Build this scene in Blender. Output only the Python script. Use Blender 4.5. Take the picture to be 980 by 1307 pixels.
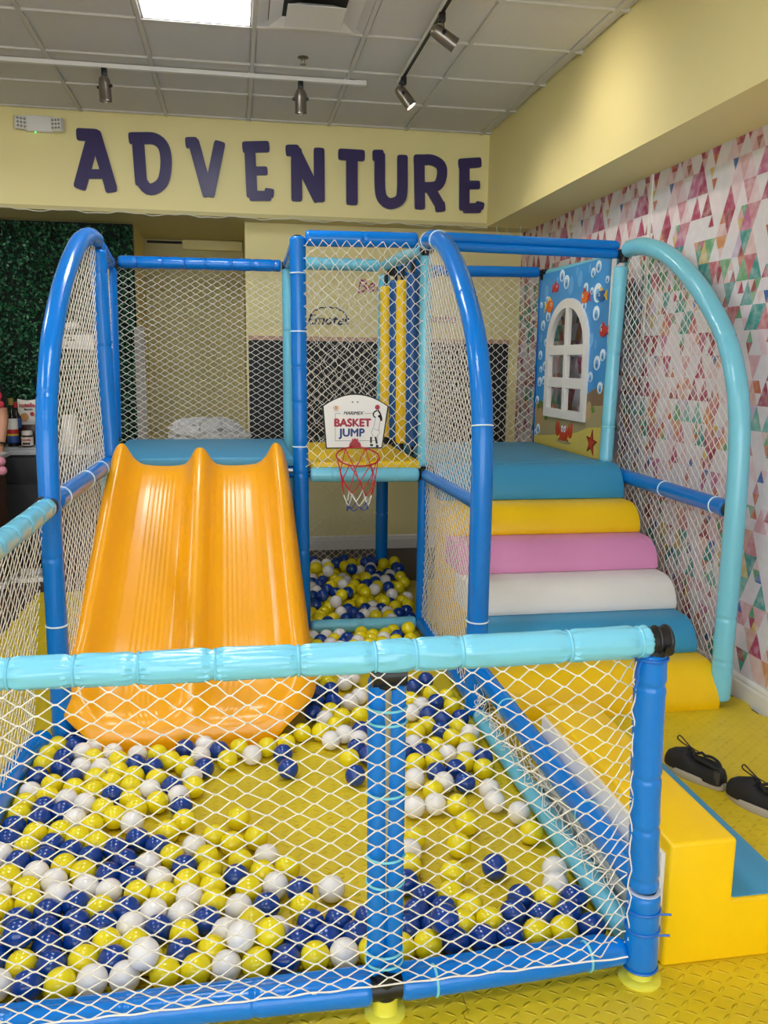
import bpy, bmesh, math, random
import numpy as np
from mathutils import Vector, Matrix

random.seed(7)
rng = np.random.default_rng(7)
for o in list(bpy.data.objects):
    bpy.data.objects.remove(o, do_unlink=True)
scene = bpy.context.scene
COL = scene.collection
PI = math.pi

# ------------------------------------------------------------------ camera
CAM_H = 1.60
PITCH, YAW, ROLL, FPX = math.radians(10.0), math.radians(-9.93), math.radians(0.674), 1086.0
fw = Vector((-math.sin(YAW) * math.cos(PITCH), math.cos(YAW) * math.cos(PITCH), -math.sin(PITCH)))
rt = Vector((math.cos(YAW), math.sin(YAW), 0.0))
up = rt.cross(fw)
rt2 = math.cos(ROLL) * rt + math.sin(ROLL) * up
up2 = -math.sin(ROLL) * rt + math.cos(ROLL) * up
cam_d = bpy.data.cameras.new('camera')
cam = bpy.data.objects.new('camera', cam_d)
COL.objects.link(cam)
cam.matrix_world = Matrix(((rt2.x, up2.x, -fw.x, 0), (rt2.y, up2.y, -fw.y, 0), (rt2.z, up2.z, -fw.z, CAM_H), (0, 0, 0, 1)))
cam_d.sensor_fit = 'HORIZONTAL'
cam_d.sensor_width = 36.0
cam_d.lens = 36.0 * FPX / 980.0
cam_d.clip_start = 0.02
cam_d.clip_end = 100
scene.camera = cam

# ------------------------------------------------------------------ world (daylight beyond the shop window behind the camera)
world = bpy.data.worlds.new('world')
scene.world = world
world.use_nodes = True
bg = world.node_tree.nodes['Background']
bg.inputs[0].default_value = (0.86, 0.93, 1.0, 1)
bg.inputs[1].default_value = 3.2
vs = scene.view_settings
vs.view_transform = 'Standard'
vs.look = 'None'
vs.gamma = 1.0
vs.use_curve_mapping = False
vs.exposure = 0.66
PANEL_EMIT = 17.0        # ceiling light panels
SPOT_W = 14.0           # track spotlights

# ------------------------------------------------------------------ materials
def lin(c):
    c = c.lstrip('#')
    v = [int(c[i:i + 2], 16) / 255 for i in (0, 2, 4)]
    return tuple((x / 12.92 if x <= .04045 else ((x + .055) / 1.055) ** 2.4) for x in v) + (1,)

MATS = {}
def mat(name, col, rough=.5, metal=0., bump=None, spec=.5, coat=0., var=0., varscale=8., emit=None, trans=0., sss=0.):
    m = bpy.data.materials.new(name)
    m.use_nodes = True
    nt = m.node_tree
    b = nt.nodes['Principled BSDF']
    c = lin(col)
    b.inputs['Base Color'].default_value = c
    b.inputs['Roughness'].default_value = rough
    b.inputs['Metallic'].default_value = metal
    b.inputs['Specular IOR Level'].default_value = spec
    b.inputs['Coat Weight'].default_value = coat
    b.inputs['Coat Roughness'].default_value = .12
    if trans: b.inputs['Transmission Weight'].default_value = trans
    if emit:
        b.inputs['Emission Color'].default_value = lin(emit[0])
        b.inputs['Emission Strength'].default_value = emit[1]
    tc = nt.nodes.new('ShaderNodeTexCoord')
    if var:
        n = nt.nodes.new('ShaderNodeTexNoise'); n.inputs['Scale'].default_value = varscale; n.inputs['Detail'].default_value = 4
        nt.links.new(tc.outputs['Object'], n.inputs['Vector'])
        mx = nt.nodes.new('ShaderNodeMix'); mx.data_type = 'RGBA'
        mx.inputs[6].default_value = tuple(x * (1 - var) for x in c[:3]) + (1,)
        mx.inputs[7].default_value = tuple(min(1, x * (1 + var)) for x in c[:3]) + (1,)
        nt.links.new(n.outputs['Fac'], mx.inputs[0])
        nt.links.new(mx.outputs[2], b.inputs['Base Color'])
    if bump:
        n2 = nt.nodes.new('ShaderNodeTexNoise'); n2.inputs['Scale'].default_value = bump[0]; n2.inputs['Detail'].default_value = 3
        bp = nt.nodes.new('ShaderNodeBump'); bp.inputs['Strength'].default_value = bump[1]; bp.inputs['Distance'].default_value = bump[2] if len(bump) > 2 else .004
        nt.links.new(tc.outputs['Object'], n2.inputs['Vector'])
        nt.links.new(n2.outputs['Fac'], bp.inputs['Height'])
        nt.links.new(bp.outputs['Normal'], b.inputs['Normal'])
    MATS[name] = m
    return m

mat('blue_vinyl', '#0076d2', .22, bump=(22, .32, .006), coat=.12, spec=.4, var=.05)
mat('aqua_vinyl', '#78c8e0', .22, bump=(26, .40, .006), coat=.2, var=.04)
mat('aqua_dull', '#6bbdd6', .35, bump=(20, .2, .004))
mat('deck_blue', '#3f90b8', .45, bump=(14, .12, .004), var=.04)
mat('foam_yellow', '#f6c800', .42, bump=(10, .15, .005), var=.05, varscale=5)
mat('foam_pink', '#dd8fbd', .45, bump=(10, .15, .005))
mat('foam_white', '#e6e2dc', .45, bump=(10, .15, .005), var=.04)
mat('foam_blue', '#3795c2', .42, bump=(10, .15, .005))
mat('roller_navy', '#10508e', .4, bump=(12, .15, .004))
mat('slide_plastic', '#f7a900', .3, bump=(30, .05, .003), coat=.15)
mat('net_cord', '#e9e4da', .8)
mat('black_plastic', '#141416', .4)
mat('black_rubber', '#0c0c0d', .6)
mat('galvanised', '#a9a9a8', .3, metal=.9)
mat('brushed_nickel', '#8d857a', .32, metal=.9, bump=(60, .1, .001))
mat('foot_yellow', '#ded848', .4)
mat('tie_white', '#d8eeee', .4)
mat('tie_aqua', '#7fd6de', .4)
mat('tie_blue', '#0a64c0', .35)
mat('foam_core', '#c7d3e6', .8)
mat('ball_white', '#e9e4e0', .24, coat=.2)
mat('ball_yellow', '#ecd812', .22, coat=.2)
mat('ball_blue', '#0a3a8c', .22, coat=.25)
mat('wall_cream', '#f0e2a2', .62, bump=(120, .06, .001), var=.02, varscale=2)
mat('wall_olive', '#cdc088', .65, bump=(120, .06, .001))
mat('wall_yellow', '#e9d998', .65, bump=(120, .06, .001))
mat('letter_purple', '#2f235c', .35, bump=(8, .1, .002), var=.06, varscale=6)
mat('tile_grey', '#d6d2cd', .9, bump=(160, .25, .002), var=.05, varscale=30)
mat('grid_white', '#d2cec6', .6)
mat('white_paint', '#e6e3df', .45)
mat('white_plastic', '#e2dfdb', .4)
mat('light_panel', '#ffffff', .5, emit=('#f3f7ff', PANEL_EMIT))
mat('lamp_lens', '#ffffff', .5, emit=('#fff2da', 12.0))
mat('led_green', '#4de06a', .5, emit=('#40ff60', 2.0))
mat('vent_dark', '#24211f', .8)
mat('lens_grey', '#9d9a94', .25, bump=(90, .4, .003))
mat('chalkboard', '#1b1b1c', .6, var=.15, varscale=3)
mat('board_trim', '#c59d83', .6)
mat('hedge_back', '#07150d', .95)
mat('hedge_leaf', '#1d5a38', .5, var=.6, varscale=9)
mat('hedge_leaf_pale', '#6d9c7c', .45, var=.4, varscale=9)
mat('laminate', '#3a2a24', .5, var=.25, varscale=5)
mat('cabinet_grey', '#3a3a3d', .45, var=.04)
mat('counter_top', '#b6b7bc', .35, var=.06)
mat('plastic_film', '#dedbd9', .25, bump=(30, .8, .03))
MATS['plastic_film'].node_tree.nodes['Principled BSDF'].inputs['Alpha'].default_value = .82
mat('dull_board', '#8f8880', .6)
mat('cable_white', '#d5d1c6', .5)
mat('board_white', '#ebe8e2', .35)
mat('print_red', '#a8283f', .5)
mat('print_navy', '#1f3f7a', .5)
mat('print_black', '#17171a', .5)
mat('print_grey', '#55565a', .5)
mat('print_orange', '#cf8636', .5)
mat('hoop_red', '#a81e25', .35)
mat('cord_red', '#c4262f', .8)
mat('cord_white', '#e8e6e2', .8)
mat('cord_blue', '#25408a', .8)
mat('sea_blue', '#3d93d6', .4, var=.12, varscale=3)
mat('sea_sand', '#d5c15c', .45)
mat('sea_mud', '#a99a6e', .45)
mat('sea_brown', '#83694d', .45)
mat('sea_rock', '#b99a68', .45)
mat('sea_green', '#5f8a35', .45)
mat('bubble_white', '#e4f1fa', .4)
mat('bubble_blue', '#79b6e6', .4)
mat('bubble_pale', '#62a7de', .4)
mat('crab_red', '#c2421a', .4)
mat('crab_dark', '#8c1f12', .4)
mat('fish_orange', '#e06a1c', .4)
mat('fish_yellow', '#efc02a', .4)
mat('fish_red', '#c0282a', .4)
mat('fish_blue', '#1f5f9e', .4)
mat('shoe_black', '#151517', .75, bump=(200, .3, .001))
mat('shoe_sole', '#aaa49a', .6, bump=(60, .2, .001))
mat('shoe_inside', '#0a0a0b', .9)
mat('shoe_grey', '#3a3a3d', .5)
mat('skin', '#b98467', .5)
mat('cloth_black', '#121214', .85)
mat('hair_dark', '#1d1512', .6)
mat('bow_red', '#b3283c', .7)
mat('denim', '#2a3346', .85)
mat('pink_plush', '#d0899c', .95, bump=(150, .5, .003))
mat('wood_brown', '#4b2a20', .55, var=.2, varscale=6)
mat('bottle_glass', '#131518', .12)
mat('label_white', '#e8e4dc', .5)
mat('label_blue', '#2f4f96', .5)
mat('label_red', '#c02530', .5)
mat('label_yellow', '#e0c030', .5)
mat('cocoa', '#3a1c10', .3)
mat('gold_cap', '#b49a4e', .35, metal=.4)
mat('cookie', '#c58a4e', .6)
mat('window_glass', '#ffffff', .02, trans=1.0)
mat('ink_blue', '#2b3558', .6)
mat('ink_pink', '#b4506a', .6)

def mnode(nt, op, a, b=None, c=None):
    n = nt.nodes.new('ShaderNodeMath'); n.operation = op
    for i, v in enumerate((a, b, c)):
        if v is None: continue
        if isinstance(v, (int, float)): n.inputs[i].default_value = v
        else: nt.links.new(v, n.inputs[i])
    return n.outputs[0]

def make_mat_floor():
    """yellow EVA mat with raised leaf tread, alternating +-45 degrees"""
    m = mat('mat_yellow', '#d9bf1c', .42)
    nt = m.node_tree; b = nt.nodes['Principled BSDF']
    tc = nt.nodes.new('ShaderNodeTexCoord')
    geo = nt.nodes.new('ShaderNodeNewGeometry')
    sp = nt.nodes.new('ShaderNodeSeparateXYZ'); nt.links.new(geo.outputs['Position'], sp.inputs[0])
    u = mnode(nt, 'MULTIPLY', sp.outputs[0], 1 / .040); v = mnode(nt, 'MULTIPLY', sp.outputs[1], 1 / .030)
    fu = mnode(nt, 'FLOOR', u); fv = mnode(nt, 'FLOOR', v)
    par = mnode(nt, 'MODULO', mnode(nt, 'ABSOLUTE', mnode(nt, 'ADD', fu, fv)), 2.0)
    sg = mnode(nt, 'SUBTRACT', mnode(nt, 'MULTIPLY', par, 2.0), 1.0)
    lu = mnode(nt, 'MULTIPLY', mnode(nt, 'SUBTRACT', mnode(nt, 'SUBTRACT', u, fu), .5), .040); lv = mnode(nt, 'MULTIPLY', mnode(nt, 'SUBTRACT', mnode(nt, 'SUBTRACT', v, fv), .5), .030)
    lvs = mnode(nt, 'MULTIPLY', lv, sg)
    a = mnode(nt, 'ADD', mnode(nt, 'MULTIPLY', lu, .82), mnode(nt, 'MULTIPLY', lvs, .57)); c = mnode(nt, 'SUBTRACT', mnode(nt, 'MULTIPLY', lvs, .82), mnode(nt, 'MULTIPLY', lu, .57))
    e = mnode(nt, 'ADD', mnode(nt, 'POWER', mnode(nt, 'ABSOLUTE', mnode(nt, 'DIVIDE', a, .0155)), 2.0), mnode(nt, 'POWER', mnode(nt, 'ABSOLUTE', mnode(nt, 'DIVIDE', c, .0048)), 2.0))
    hgt = mnode(nt, 'MAXIMUM', mnode(nt, 'SUBTRACT', 1.0, e), 0.0)
    hgt = mnode(nt, 'POWER', hgt, .6)
    bp = nt.nodes.new('ShaderNodeBump'); bp.inputs['Strength'].default_value = 1.0; bp.inputs['Distance'].default_value = .004
    nt.links.new(hgt, bp.inputs['Height']); nt.links.new(bp.outputs['Normal'], b.inputs['Normal'])
    n = nt.nodes.new('ShaderNodeTexNoise'); n.inputs['Scale'].default_value = 3; n.inputs['Detail'].default_value = 5
    nt.links.new(geo.outputs['Position'], n.inputs['Vector'])
    mx = nt.nodes.new('ShaderNodeMix'); mx.data_type = 'RGBA'
    mx.inputs[6].default_value = lin('#ccb31a'); mx.inputs[7].default_value = lin('#e6cb22')
    nt.links.new(n.outputs['Fac'], mx.inputs[0]); nt.links.new(mx.outputs[2], b.inputs['Base Color'])
make_mat_floor()

def make_wallpaper():
    """watercolour triangle print: triangles of two sizes in rows, repeating along the wall"""
    m = mat('triangle_paper', '#e8e2e4', .6)
    nt = m.node_tree; b = nt.nodes['Principled BSDF']
    geo = nt.nodes.new('ShaderNodeNewGeometry')
    sp = nt.nodes.new('ShaderNodeSeparateXYZ'); nt.links.new(geo.outputs['Position'], sp.inputs[0])
    Yc, Zc = sp.outputs[1], sp.outputs[2]
    def lattice(w, hgt, period, seed):
        u = mnode(nt, 'DIVIDE', Yc, w); v = mnode(nt, 'DIVIDE', Zc, hgt)
        r = mnode(nt, 'FLOOR', v)
        hv = mnode(nt, 'MULTIPLY', v, .5)
        p = mnode(nt, 'FLOOR', mnode(nt, 'SUBTRACT', u, hv)); q = mnode(nt, 'FLOOR', mnode(nt, 'ADD', u, hv))
        pm = mnode(nt, 'FLOORED_MODULO', p, float(period)) if False else mnode(nt, 'SUBTRACT', p, mnode(nt, 'MULTIPLY', mnode(nt, 'FLOOR', mnode(nt, 'DIVIDE', mnode(nt, 'ADD', p, mnode(nt, 'MULTIPLY', r, .5)), float(period))), float(period)))
        qm = mnode(nt, 'SUBTRACT', q, mnode(nt, 'MULTIPLY', mnode(nt, 'FLOOR', mnode(nt, 'DIVIDE', mnode(nt, 'SUBTRACT', q, mnode(nt, 'MULTIPLY', r, .5)), float(period))), float(period)))
        tri = nt.nodes.new('ShaderNodeCombineXYZ')
        nt.links.new(pm, tri.inputs[0]); nt.links.new(qm, tri.inputs[1]); nt.links.new(mnode(nt, 'ADD', r, seed), tri.inputs[2])
        wn = nt.nodes.new('ShaderNodeTexWhiteNoise'); wn.noise_dimensions = '3D'; nt.links.new(tri.outputs[0], wn.inputs['Vector'])
        rw = nt.nodes.new('ShaderNodeTexWhiteNoise'); rw.noise_dimensions = '1D'; nt.links.new(mnode(nt, 'ADD', r, seed + .37), rw.inputs['W'])
        return wn, rw
    def ramp(cols, fac):
        rp = nt.nodes.new('ShaderNodeValToRGB'); rp.color_ramp.interpolation = 'CONSTANT'
        el = rp.color_ramp.elements
        while len(el) > 1: el.remove(el[-1])
        el[0].position = 0; el[0].color = lin(cols[0][1])
        for pos, c in cols[1:]:
            e = el.new(pos); e.color = lin(c)
        nt.links.new(fac, rp.inputs[0])
        return rp.outputs[0]
    big, bigrow = lattice(.105, .118, 6, 3.0)
    sml, smlrow = lattice(.0525, .059, 12, 11.0)
    warm = [(0, '#dbd6da'), (.40, '#e3d7dd'), (.54, '#dcc3ca'), (.66, '#d3a7ae'), (.75, '#c58592'), (.81, '#ad4467'), (.86, '#bb6c90'), (.91, '#98384a'), (.95, '#d0a59a')]
    cool = [(0, '#dbd6da'), (.30, '#ddd2da'), (.42, '#3d938d'), (.51, '#6cafa6'), (.58, '#d08f5c'), (.65, '#c8b67a'), (.71, '#bf6a72'), (.78, '#dbb9b4'), (.90, '#6da275'), (.95, '#c6b4cd')]
    small = [(0, '#dbd6da'), (.25, '#a83a4e'), (.42, '#dcbfc2'), (.6, '#c4704a'), (.7, '#62a276'), (.8, '#3f67a8'), (.86, '#9a524c'), (.95, '#ccb35c')]
    cw = ramp(warm, big.outputs['Value']); cc = ramp(cool, big.outputs['Value']); cs = ramp(small, sml.outputs['Value'])
    mx = nt.nodes.new('ShaderNodeMix'); mx.data_type = 'RGBA'
    nt.links.new(mnode(nt, 'GREATER_THAN', bigrow.outputs['Value'], .48), mx.inputs[0]); nt.links.new(cw, mx.inputs[6]); nt.links.new(cc, mx.inputs[7])
    # small triangles show inside some of the big ones
    sepc = nt.nodes.new('ShaderNodeSeparateColor'); nt.links.new(big.outputs['Color'], sepc.inputs[0])
    seps = nt.nodes.new('ShaderNodeSeparateColor'); nt.links.new(sml.outputs['Color'], seps.inputs[0])
    pick = mnode(nt, 'MULTIPLY', mnode(nt, 'GREATER_THAN', sepc.outputs[1], .72), mnode(nt, 'GREATER_THAN', seps.outputs[1], .55))
    mx2 = nt.nodes.new('ShaderNodeMix'); mx2.data_type = 'RGBA'
    nt.links.new(pick, mx2.inputs[0]); nt.links.new(mx.outputs[2], mx2.inputs[6]); nt.links.new(cs, mx2.inputs[7])
    # watercolour mottling
    n = nt.nodes.new('ShaderNodeTexNoise'); n.inputs['Scale'].default_value = 22; n.inputs['Detail'].default_value = 5
    nt.links.new(geo.outputs['Position'], n.inputs['Vector'])
    mx3 = nt.nodes.new('ShaderNodeMix'); mx3.data_type = 'RGBA'
    nt.links.new(mnode(nt, 'MULTIPLY', mnode(nt, 'MAXIMUM', mnode(nt, 'SUBTRACT', n.outputs['Fac'], .42), 0.0), 1.3), mx3.inputs[0])
    nt.links.new(mx2.outputs[2], mx3.inputs[6]); mx3.inputs[7].default_value = lin('#efe9ec')
    nt.links.new(mx3.outputs[2], b.inputs['Base Color'])
make_wallpaper()

# ------------------------------------------------------------------ object helpers
WLOC = {}
def link(name, me, m, parent=None):
    o = bpy.data.objects.new(name, me)
    COL.objects.link(o)
    if m is not None and not me.materials:
        me.materials.append(MATS[m] if isinstance(m, str) else m)
    if parent is not None:
        o.parent = parent
        WLOC[o.name] = WLOC.get(parent.name, Vector((0, 0, 0)))
    else:
        WLOC[o.name] = Vector((0, 0, 0))
    return o

def tag(o, label=None, cat=None, group=None, kind=None):
    if label: o['label'] = label
    if cat: o['category'] = cat
    if group: o['group'] = group
    if kind: o['kind'] = kind
    return o

def thing(name, label, cat, loc=(0, 0, 0), group=None):
    o = bpy.data.objects.new(name, None)
    COL.objects.link(o)
    o.location = loc
    o.empty_display_size = .1
    WLOC[o.name] = Vector(loc)
    return tag(o, label, cat, group)

class MB:
    """collects shapes; build() links them as ONE mesh object (world coordinates, moved under the parent)"""
    def __init__(s):
        s.v = []; s.f = []; s.n = 0
    def add(s, V, F):
        s.v.append(np.asarray(V, float).reshape(-1, 3)); s.f += [tuple(i + s.n for i in f) for f in F]; s.n += len(s.v[-1])
        return s
    def bm(s, b, M=None):
        if M is not None: b.transform(M)
        b.verts.ensure_lookup_table(); b.verts.index_update()
        s.add([v.co[:] for v in b.verts], [[v.index for v in f.verts] for f in b.faces]); b.free()
        return s
    def box(s, lo, hi, bev=0., seg=2, M=None):
        b = bmesh.new(); bmesh.ops.create_cube(b, size=1)
        lo = Vector(lo); hi = Vector(hi); d = hi - lo; c = (lo + hi) / 2
        for v in b.verts: v.co = Vector((v.co.x * d.x + c.x, v.co.y * d.y + c.y, v.co.z * d.z + c.z))
        if bev: bmesh.ops.bevel(b, geom=b.edges[:], offset=min(bev, min(abs(x) for x in d) * .49), segments=seg, affect='EDGES', profile=.5)
        return s.bm(b, M)
    def sweep(s, P, R, seg=16, cap=True, mod=None, flat=None):
        """tube along points P with radius R (number or list); mod(arc, theta) scales the radius"""
        P = np.asarray(P, float); n = len(P)
        Rr = np.full(n, R) if np.isscalar(R) else np.asarray(R, float)
        T = np.gradient(P, axis=0); T /= np.linalg.norm(T, axis=1)[:, None] + 1e-12
        ref = np.array([0, 0, 1.]) if abs(T[0][2]) < .9 else np.array([1., 0, 0])
        N = np.cross(T[0], ref); N /= np.linalg.norm(N)
        arc = np.concatenate([[0], np.cumsum(np.linalg.norm(np.diff(P, axis=0), axis=1))])
        th = np.arange(seg) * 2 * PI / seg
        V = []
        for i in range(n):
            N = N - T[i] * (N @ T[i]); N /= np.linalg.norm(N) + 1e-12
            B = np.cross(T[i], N)
            k = mod(arc[i], th) if mod else np.ones(seg)
            V.append(P[i] + (Rr[i] * k)[:, None] * (np.cos(th)[:, None] * N + np.sin(th)[:, None] * B))
        F = []
        for i in range(n - 1):
            for j in range(seg):
                k = (j + 1) % seg
                F.append((i * seg + j, i * seg + k, (i + 1) * seg + k, (i + 1) * seg + j))
        if cap:
            F.append(tuple(range(seg - 1, -1, -1))); F.append(tuple((n - 1) * seg + j for j in range(seg)))
        return s.add(np.concatenate(V), F)
    def cyl(s, a, b, R, R2=None, seg=20):
        return s.sweep([a, b], [R, R if R2 is None else R2], seg)
    def lathe(s, prof, seg=32, M=None):
        """profile (r,z) turned about Z"""
        V = []; F = []
        for r, z in prof:
            for j in range(seg):
                t = j * 2 * PI / seg; V.append((r * math.cos(t), r * math.sin(t), z))
        for i in range(len(prof) - 1):
            for j in range(seg):
                k = (j + 1) % seg; F.append((i * seg + j, i * seg + k, (i + 1) * seg + k, (i + 1) * seg + j))
        F.append(tuple(range(seg - 1, -1, -1))); F.append(tuple((len(prof) - 1) * seg + j for j in range(seg)))
        V = np.array(V)
        if M is not None: V = np.array([(M @ Vector(v))[:] for v in V])
        return s.add(V, F)
    def torus(s, c, axis, R, r, seg=28, sec=8, arc=(0, 2 * PI)):
        axis = np.asarray(axis, float); axis /= np.linalg.norm(axis)
        a = np.cross(axis, [0, 0, 1.] if abs(axis[2]) < .9 else [1., 0, 0]); a /= np.linalg.norm(a); b = np.cross(axis, a)
        full = abs(arc[1] - arc[0] - 2 * PI) < 1e-6
        n = seg if full else seg + 1
        V = []; F = []
        for i in range(n):
            t = arc[0] + (arc[1] - arc[0]) * i / seg
            d = math.cos(t) * a + math.sin(t) * b
            for j in range(sec):
                q = j * 2 * PI / sec
                V.append(np.asarray(c) + d * (R + r * math.cos(q)) + axis * r * math.sin(q))
        for i in range(seg):
            i2 = (i + 1) % n
            for j in range(sec):
                k = (j + 1) % sec; F.append((i * sec + j, i2 * sec + j, i2 * sec + k, i * sec + k))
        return s.add(V, F)
    def prism(s, poly, d, O=(0, 0, 0), U=(1, 0, 0), W=(0, 0, 1)):
        """polygon (u,w) in plane O,U,W extruded by vector d"""
        O = np.asarray(O, float); U = np.asarray(U, float); W = np.asarray(W, float); d = np.asarray(d, float)
        A = np.array([O + U * p[0] + W * p[1] for p in poly]); n = len(A)
        F = [tuple(range(n)), tuple(range(2 * n - 1, n - 1, -1))]
        F += [(i, n + i, n + (i + 1) % n, (i + 1) % n) for i in range(n)]
        return s.add(np.concatenate([A, A + d]), F)
    def sphere(s, c, r, sub=3, scale=(1, 1, 1)):
        b = bmesh.new(); bmesh.ops.create_icosphere(b, subdivisions=sub, radius=r)
        M = Matrix.Translation(Vector(c)) @ Matrix.Diagonal((*scale, 1))
        return s.bm(b, M)
    def mesh(s, name, smooth=True, angle=40, off=(0, 0, 0)):
        me = bpy.data.meshes.new(name)
        V = np.concatenate(s.v) - np.asarray(off)
        me.from_pydata(V.tolist(), [], s.f)
        b = bmesh.new(); b.from_mesh(me); bmesh.ops.recalc_face_normals(b, faces=b.faces[:]); b.to_mesh(me); b.free()
        if smooth:
            me.polygons.foreach_set('use_smooth', [True] * len(me.polygons))
            me.set_sharp_from_angle(angle=math.radians(angle))
        me.update()
        return me
    def build(s, name, m, parent=None, smooth=True, angle=40):
        off = WLOC.get(parent.name, Vector((0, 0, 0))) if parent is not None else Vector((0, 0, 0))
        return link(name, s.mesh(name, smooth, angle, off), m, parent)

def struct(o):
    o['kind'] = 'structure'
    return o

def resample(pts, step):
    pts = np.asarray(pts, float)
    # Catmull-Rom through the points, then even arc steps
    if len(pts) > 2:
        E = np.vstack([2 * pts[0] - pts[1], pts, 2 * pts[-1] - pts[-2]]); out = []
        for i in range(1, len(E) - 2):
            p0, p1, p2, p3 = E[i - 1:i + 3]
            for t in np.linspace(0, 1, 14, endpoint=False):
                out.append(.5 * (2 * p1 + (p2 - p0) * t + (2 * p0 - 5 * p1 + 4 * p2 - p3) * t * t + (3 * p1 - p0 - 3 * p2 + p3) * t ** 3))
        out.append(pts[-1]); pts = np.array(out)
    L = np.concatenate([[0], np.cumsum(np.linalg.norm(np.diff(pts, axis=0), axis=1))])
    n = max(2, int(L[-1] / step) + 1)
    s = np.linspace(0, L[-1], n)
    return np.stack([np.interp(s, L, pts[:, k]) for k in range(3)], 1), L[-1]

def pad_tube(name, pts, R, m, parent, ties=(), tie_mat='tie_white', pinch=.08, wrinkle=.035, seams=(), seg=22, step=.008, label=None, tie_r=.0036):
    """foam-padded vinyl tube; ties = arc positions in metres with a strap and puckers, seams = arc positions of sleeve joints"""
    P, L = resample(pts, step)
    Rv = np.linspace(R[0], R[1], len(P)) if isinstance(R, tuple) else R
    R = float(np.mean(Rv))
    ph = rng.uniform(0, 6.28, 64)
    w1 = rng.uniform(0, 6.28); nw = rng.integers(9, 13)
    def mod(a, th):
        k = 1 + .012 * np.sin(a * 9 + w1) + .006 * np.sin(3 * th + a * 14 + w1)
        for i, t in enumerate(ties):
            d = abs(a - t)
            k = k - pinch * math.exp(-(d / .016) ** 2)
            if d < .16: k = k + wrinkle * math.exp(-d / .034) * np.sin(nw * th + ph[i % 64] + 3 * np.sin(2 * th + ph[(i + 7) % 64])) * min(1, d / .012)
        for i, t in enumerate(seams):
            d = a - t
            if abs(d) < .1: k = k - .10 * math.exp(-(d / .008) ** 2) + .03 * math.exp(-(d / .03) ** 2) + .018 * math.exp(-abs(d) / .03) * np.sin(nw * th + ph[(i + 20) % 64])
        e = min(a, L - a)
        if e < .014: k = k * (1 - .22 * (1 - e / .014) ** 2)
        return k * np.ones_like(th)
    o = MB().sweep(P, Rv, seg, True, mod).build(name, m, parent, angle=60)
    if label: o['label'] = label
    A = np.concatenate([[0], np.cumsum(np.linalg.norm(np.diff(P, axis=0), axis=1))])
    for t in ties:
        i = int(np.clip(np.searchsorted(A, t), 1, len(P) - 2))
        MB().torus(P[i], P[i + 1] - P[i - 1], (Rv[i] if not np.isscalar(Rv) else R) * (1 - pinch) + .0012, tie_r, 26, 6).build('cable_tie', tie_mat, o)
    return o

def net(name, label, pos, W, H, cw, ch, r, inside=None, jitter=.004, u0=0., group=None):
    """knotted diamond net: pos(u,v)->xyz, cells cw x ch, strands radius r, cut to inside(u,v)"""
    nj = int(H / (ch / 2)) + 2; ni = int(W / cw) + 2
    def nd(i, j): return np.array([u0 + (i + .5 * (j % 2)) * cw, j * ch / 2])
    J = rng.normal(0, jitter, (ni + 2, nj + 2, 3))
    A = []; B = []; kn = .05 * cw; seen = set()
    ok = (lambda u, v: -1e-6 <= u <= W + 1e-6 and -1e-6 <= v <= H + 1e-6 and (inside is None or inside(u, v)))
    for j in range(nj):
        for i in range(-1, ni):
            a = nd(i, j)
            for di in ((0, -1) if j % 2 == 0 else (0, 1)):
                b = nd(i + di, j + 1)
                ia, ib = ok(*a), ok(*b)
                if not ia and not ib: continue
                sg = 1 if b[0] > a[0] else -1
                a2 = a + [sg * kn, 0]; b2 = b - [sg * kn, 0]
                Ja = J[i, j]; Jb = J[i + di, j + 1]
                if ia and ib: pa, pb = pos(*a2) + Ja, pos(*b2) + Jb
                else:
                    lo, hi = (a, b) if ia else (b, a)
                    for _ in range(8):
                        mid = (lo + hi) / 2
                        if ok(*mid): lo = mid
                        else: hi = mid
                    q = pos(*lo)
                    pa, pb = (pos(*a2) + Ja, q) if ia else (q, pos(*b2) + Jb)
                A.append(pa); B.append(pb)
                for flag, c, key, Jc in ((ia, a, (i, j), Ja), (ib, b, (i + di, j + 1), Jb)):
                    if flag and key not in seen:
                        seen.add(key)
                        for dv in (.35 * r, -.35 * r):
                            A.append(pos(c[0] - kn, c[1] + dv) + Jc); B.append(pos(c[0] + kn, c[1] + dv) + Jc)
    A = np.array(A); B = np.array(B); d = B - A; Ln = np.linalg.norm(d, axis=1); k = Ln > 1e-4; A, B, d, Ln = A[k], B[k], d[k], Ln[k]
    d /= Ln[:, None]
    A = A - d * r; B = B + d * r
    ref = np.where(np.abs(d[:, 2:3]) < .9, [[0, 0, 1.]], [[1., 0, 0]])
    N = np.cross(d, ref); N /= np.linalg.norm(N, axis=1)[:, None]; Bn = np.cross(d, N)
    n = len(A); V = np.zeros((n, 8, 3))
    for s in range(4):
        t = s * PI / 2 + PI / 4
        w = (math.cos(t) * N + math.sin(t) * Bn) * r
        V[:, s] = A + w; V[:, 4 + s] = B + w
    base = np.arange(n)[:, None] * 8
    F = np.concatenate([base + np.array([s, (s + 1) % 4, 4 + (s + 1) % 4, 4 + s]) for s in range(4)])
    me = bpy.data.meshes.new(name)
    me.from_pydata(V.reshape(-1, 3).tolist(), [], F.tolist())
    me.polygons.foreach_set('use_smooth', [True] * len(me.polygons))
    o = link(name, me, 'net_cord')
    return tag(o, label, 'net', group)

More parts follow.
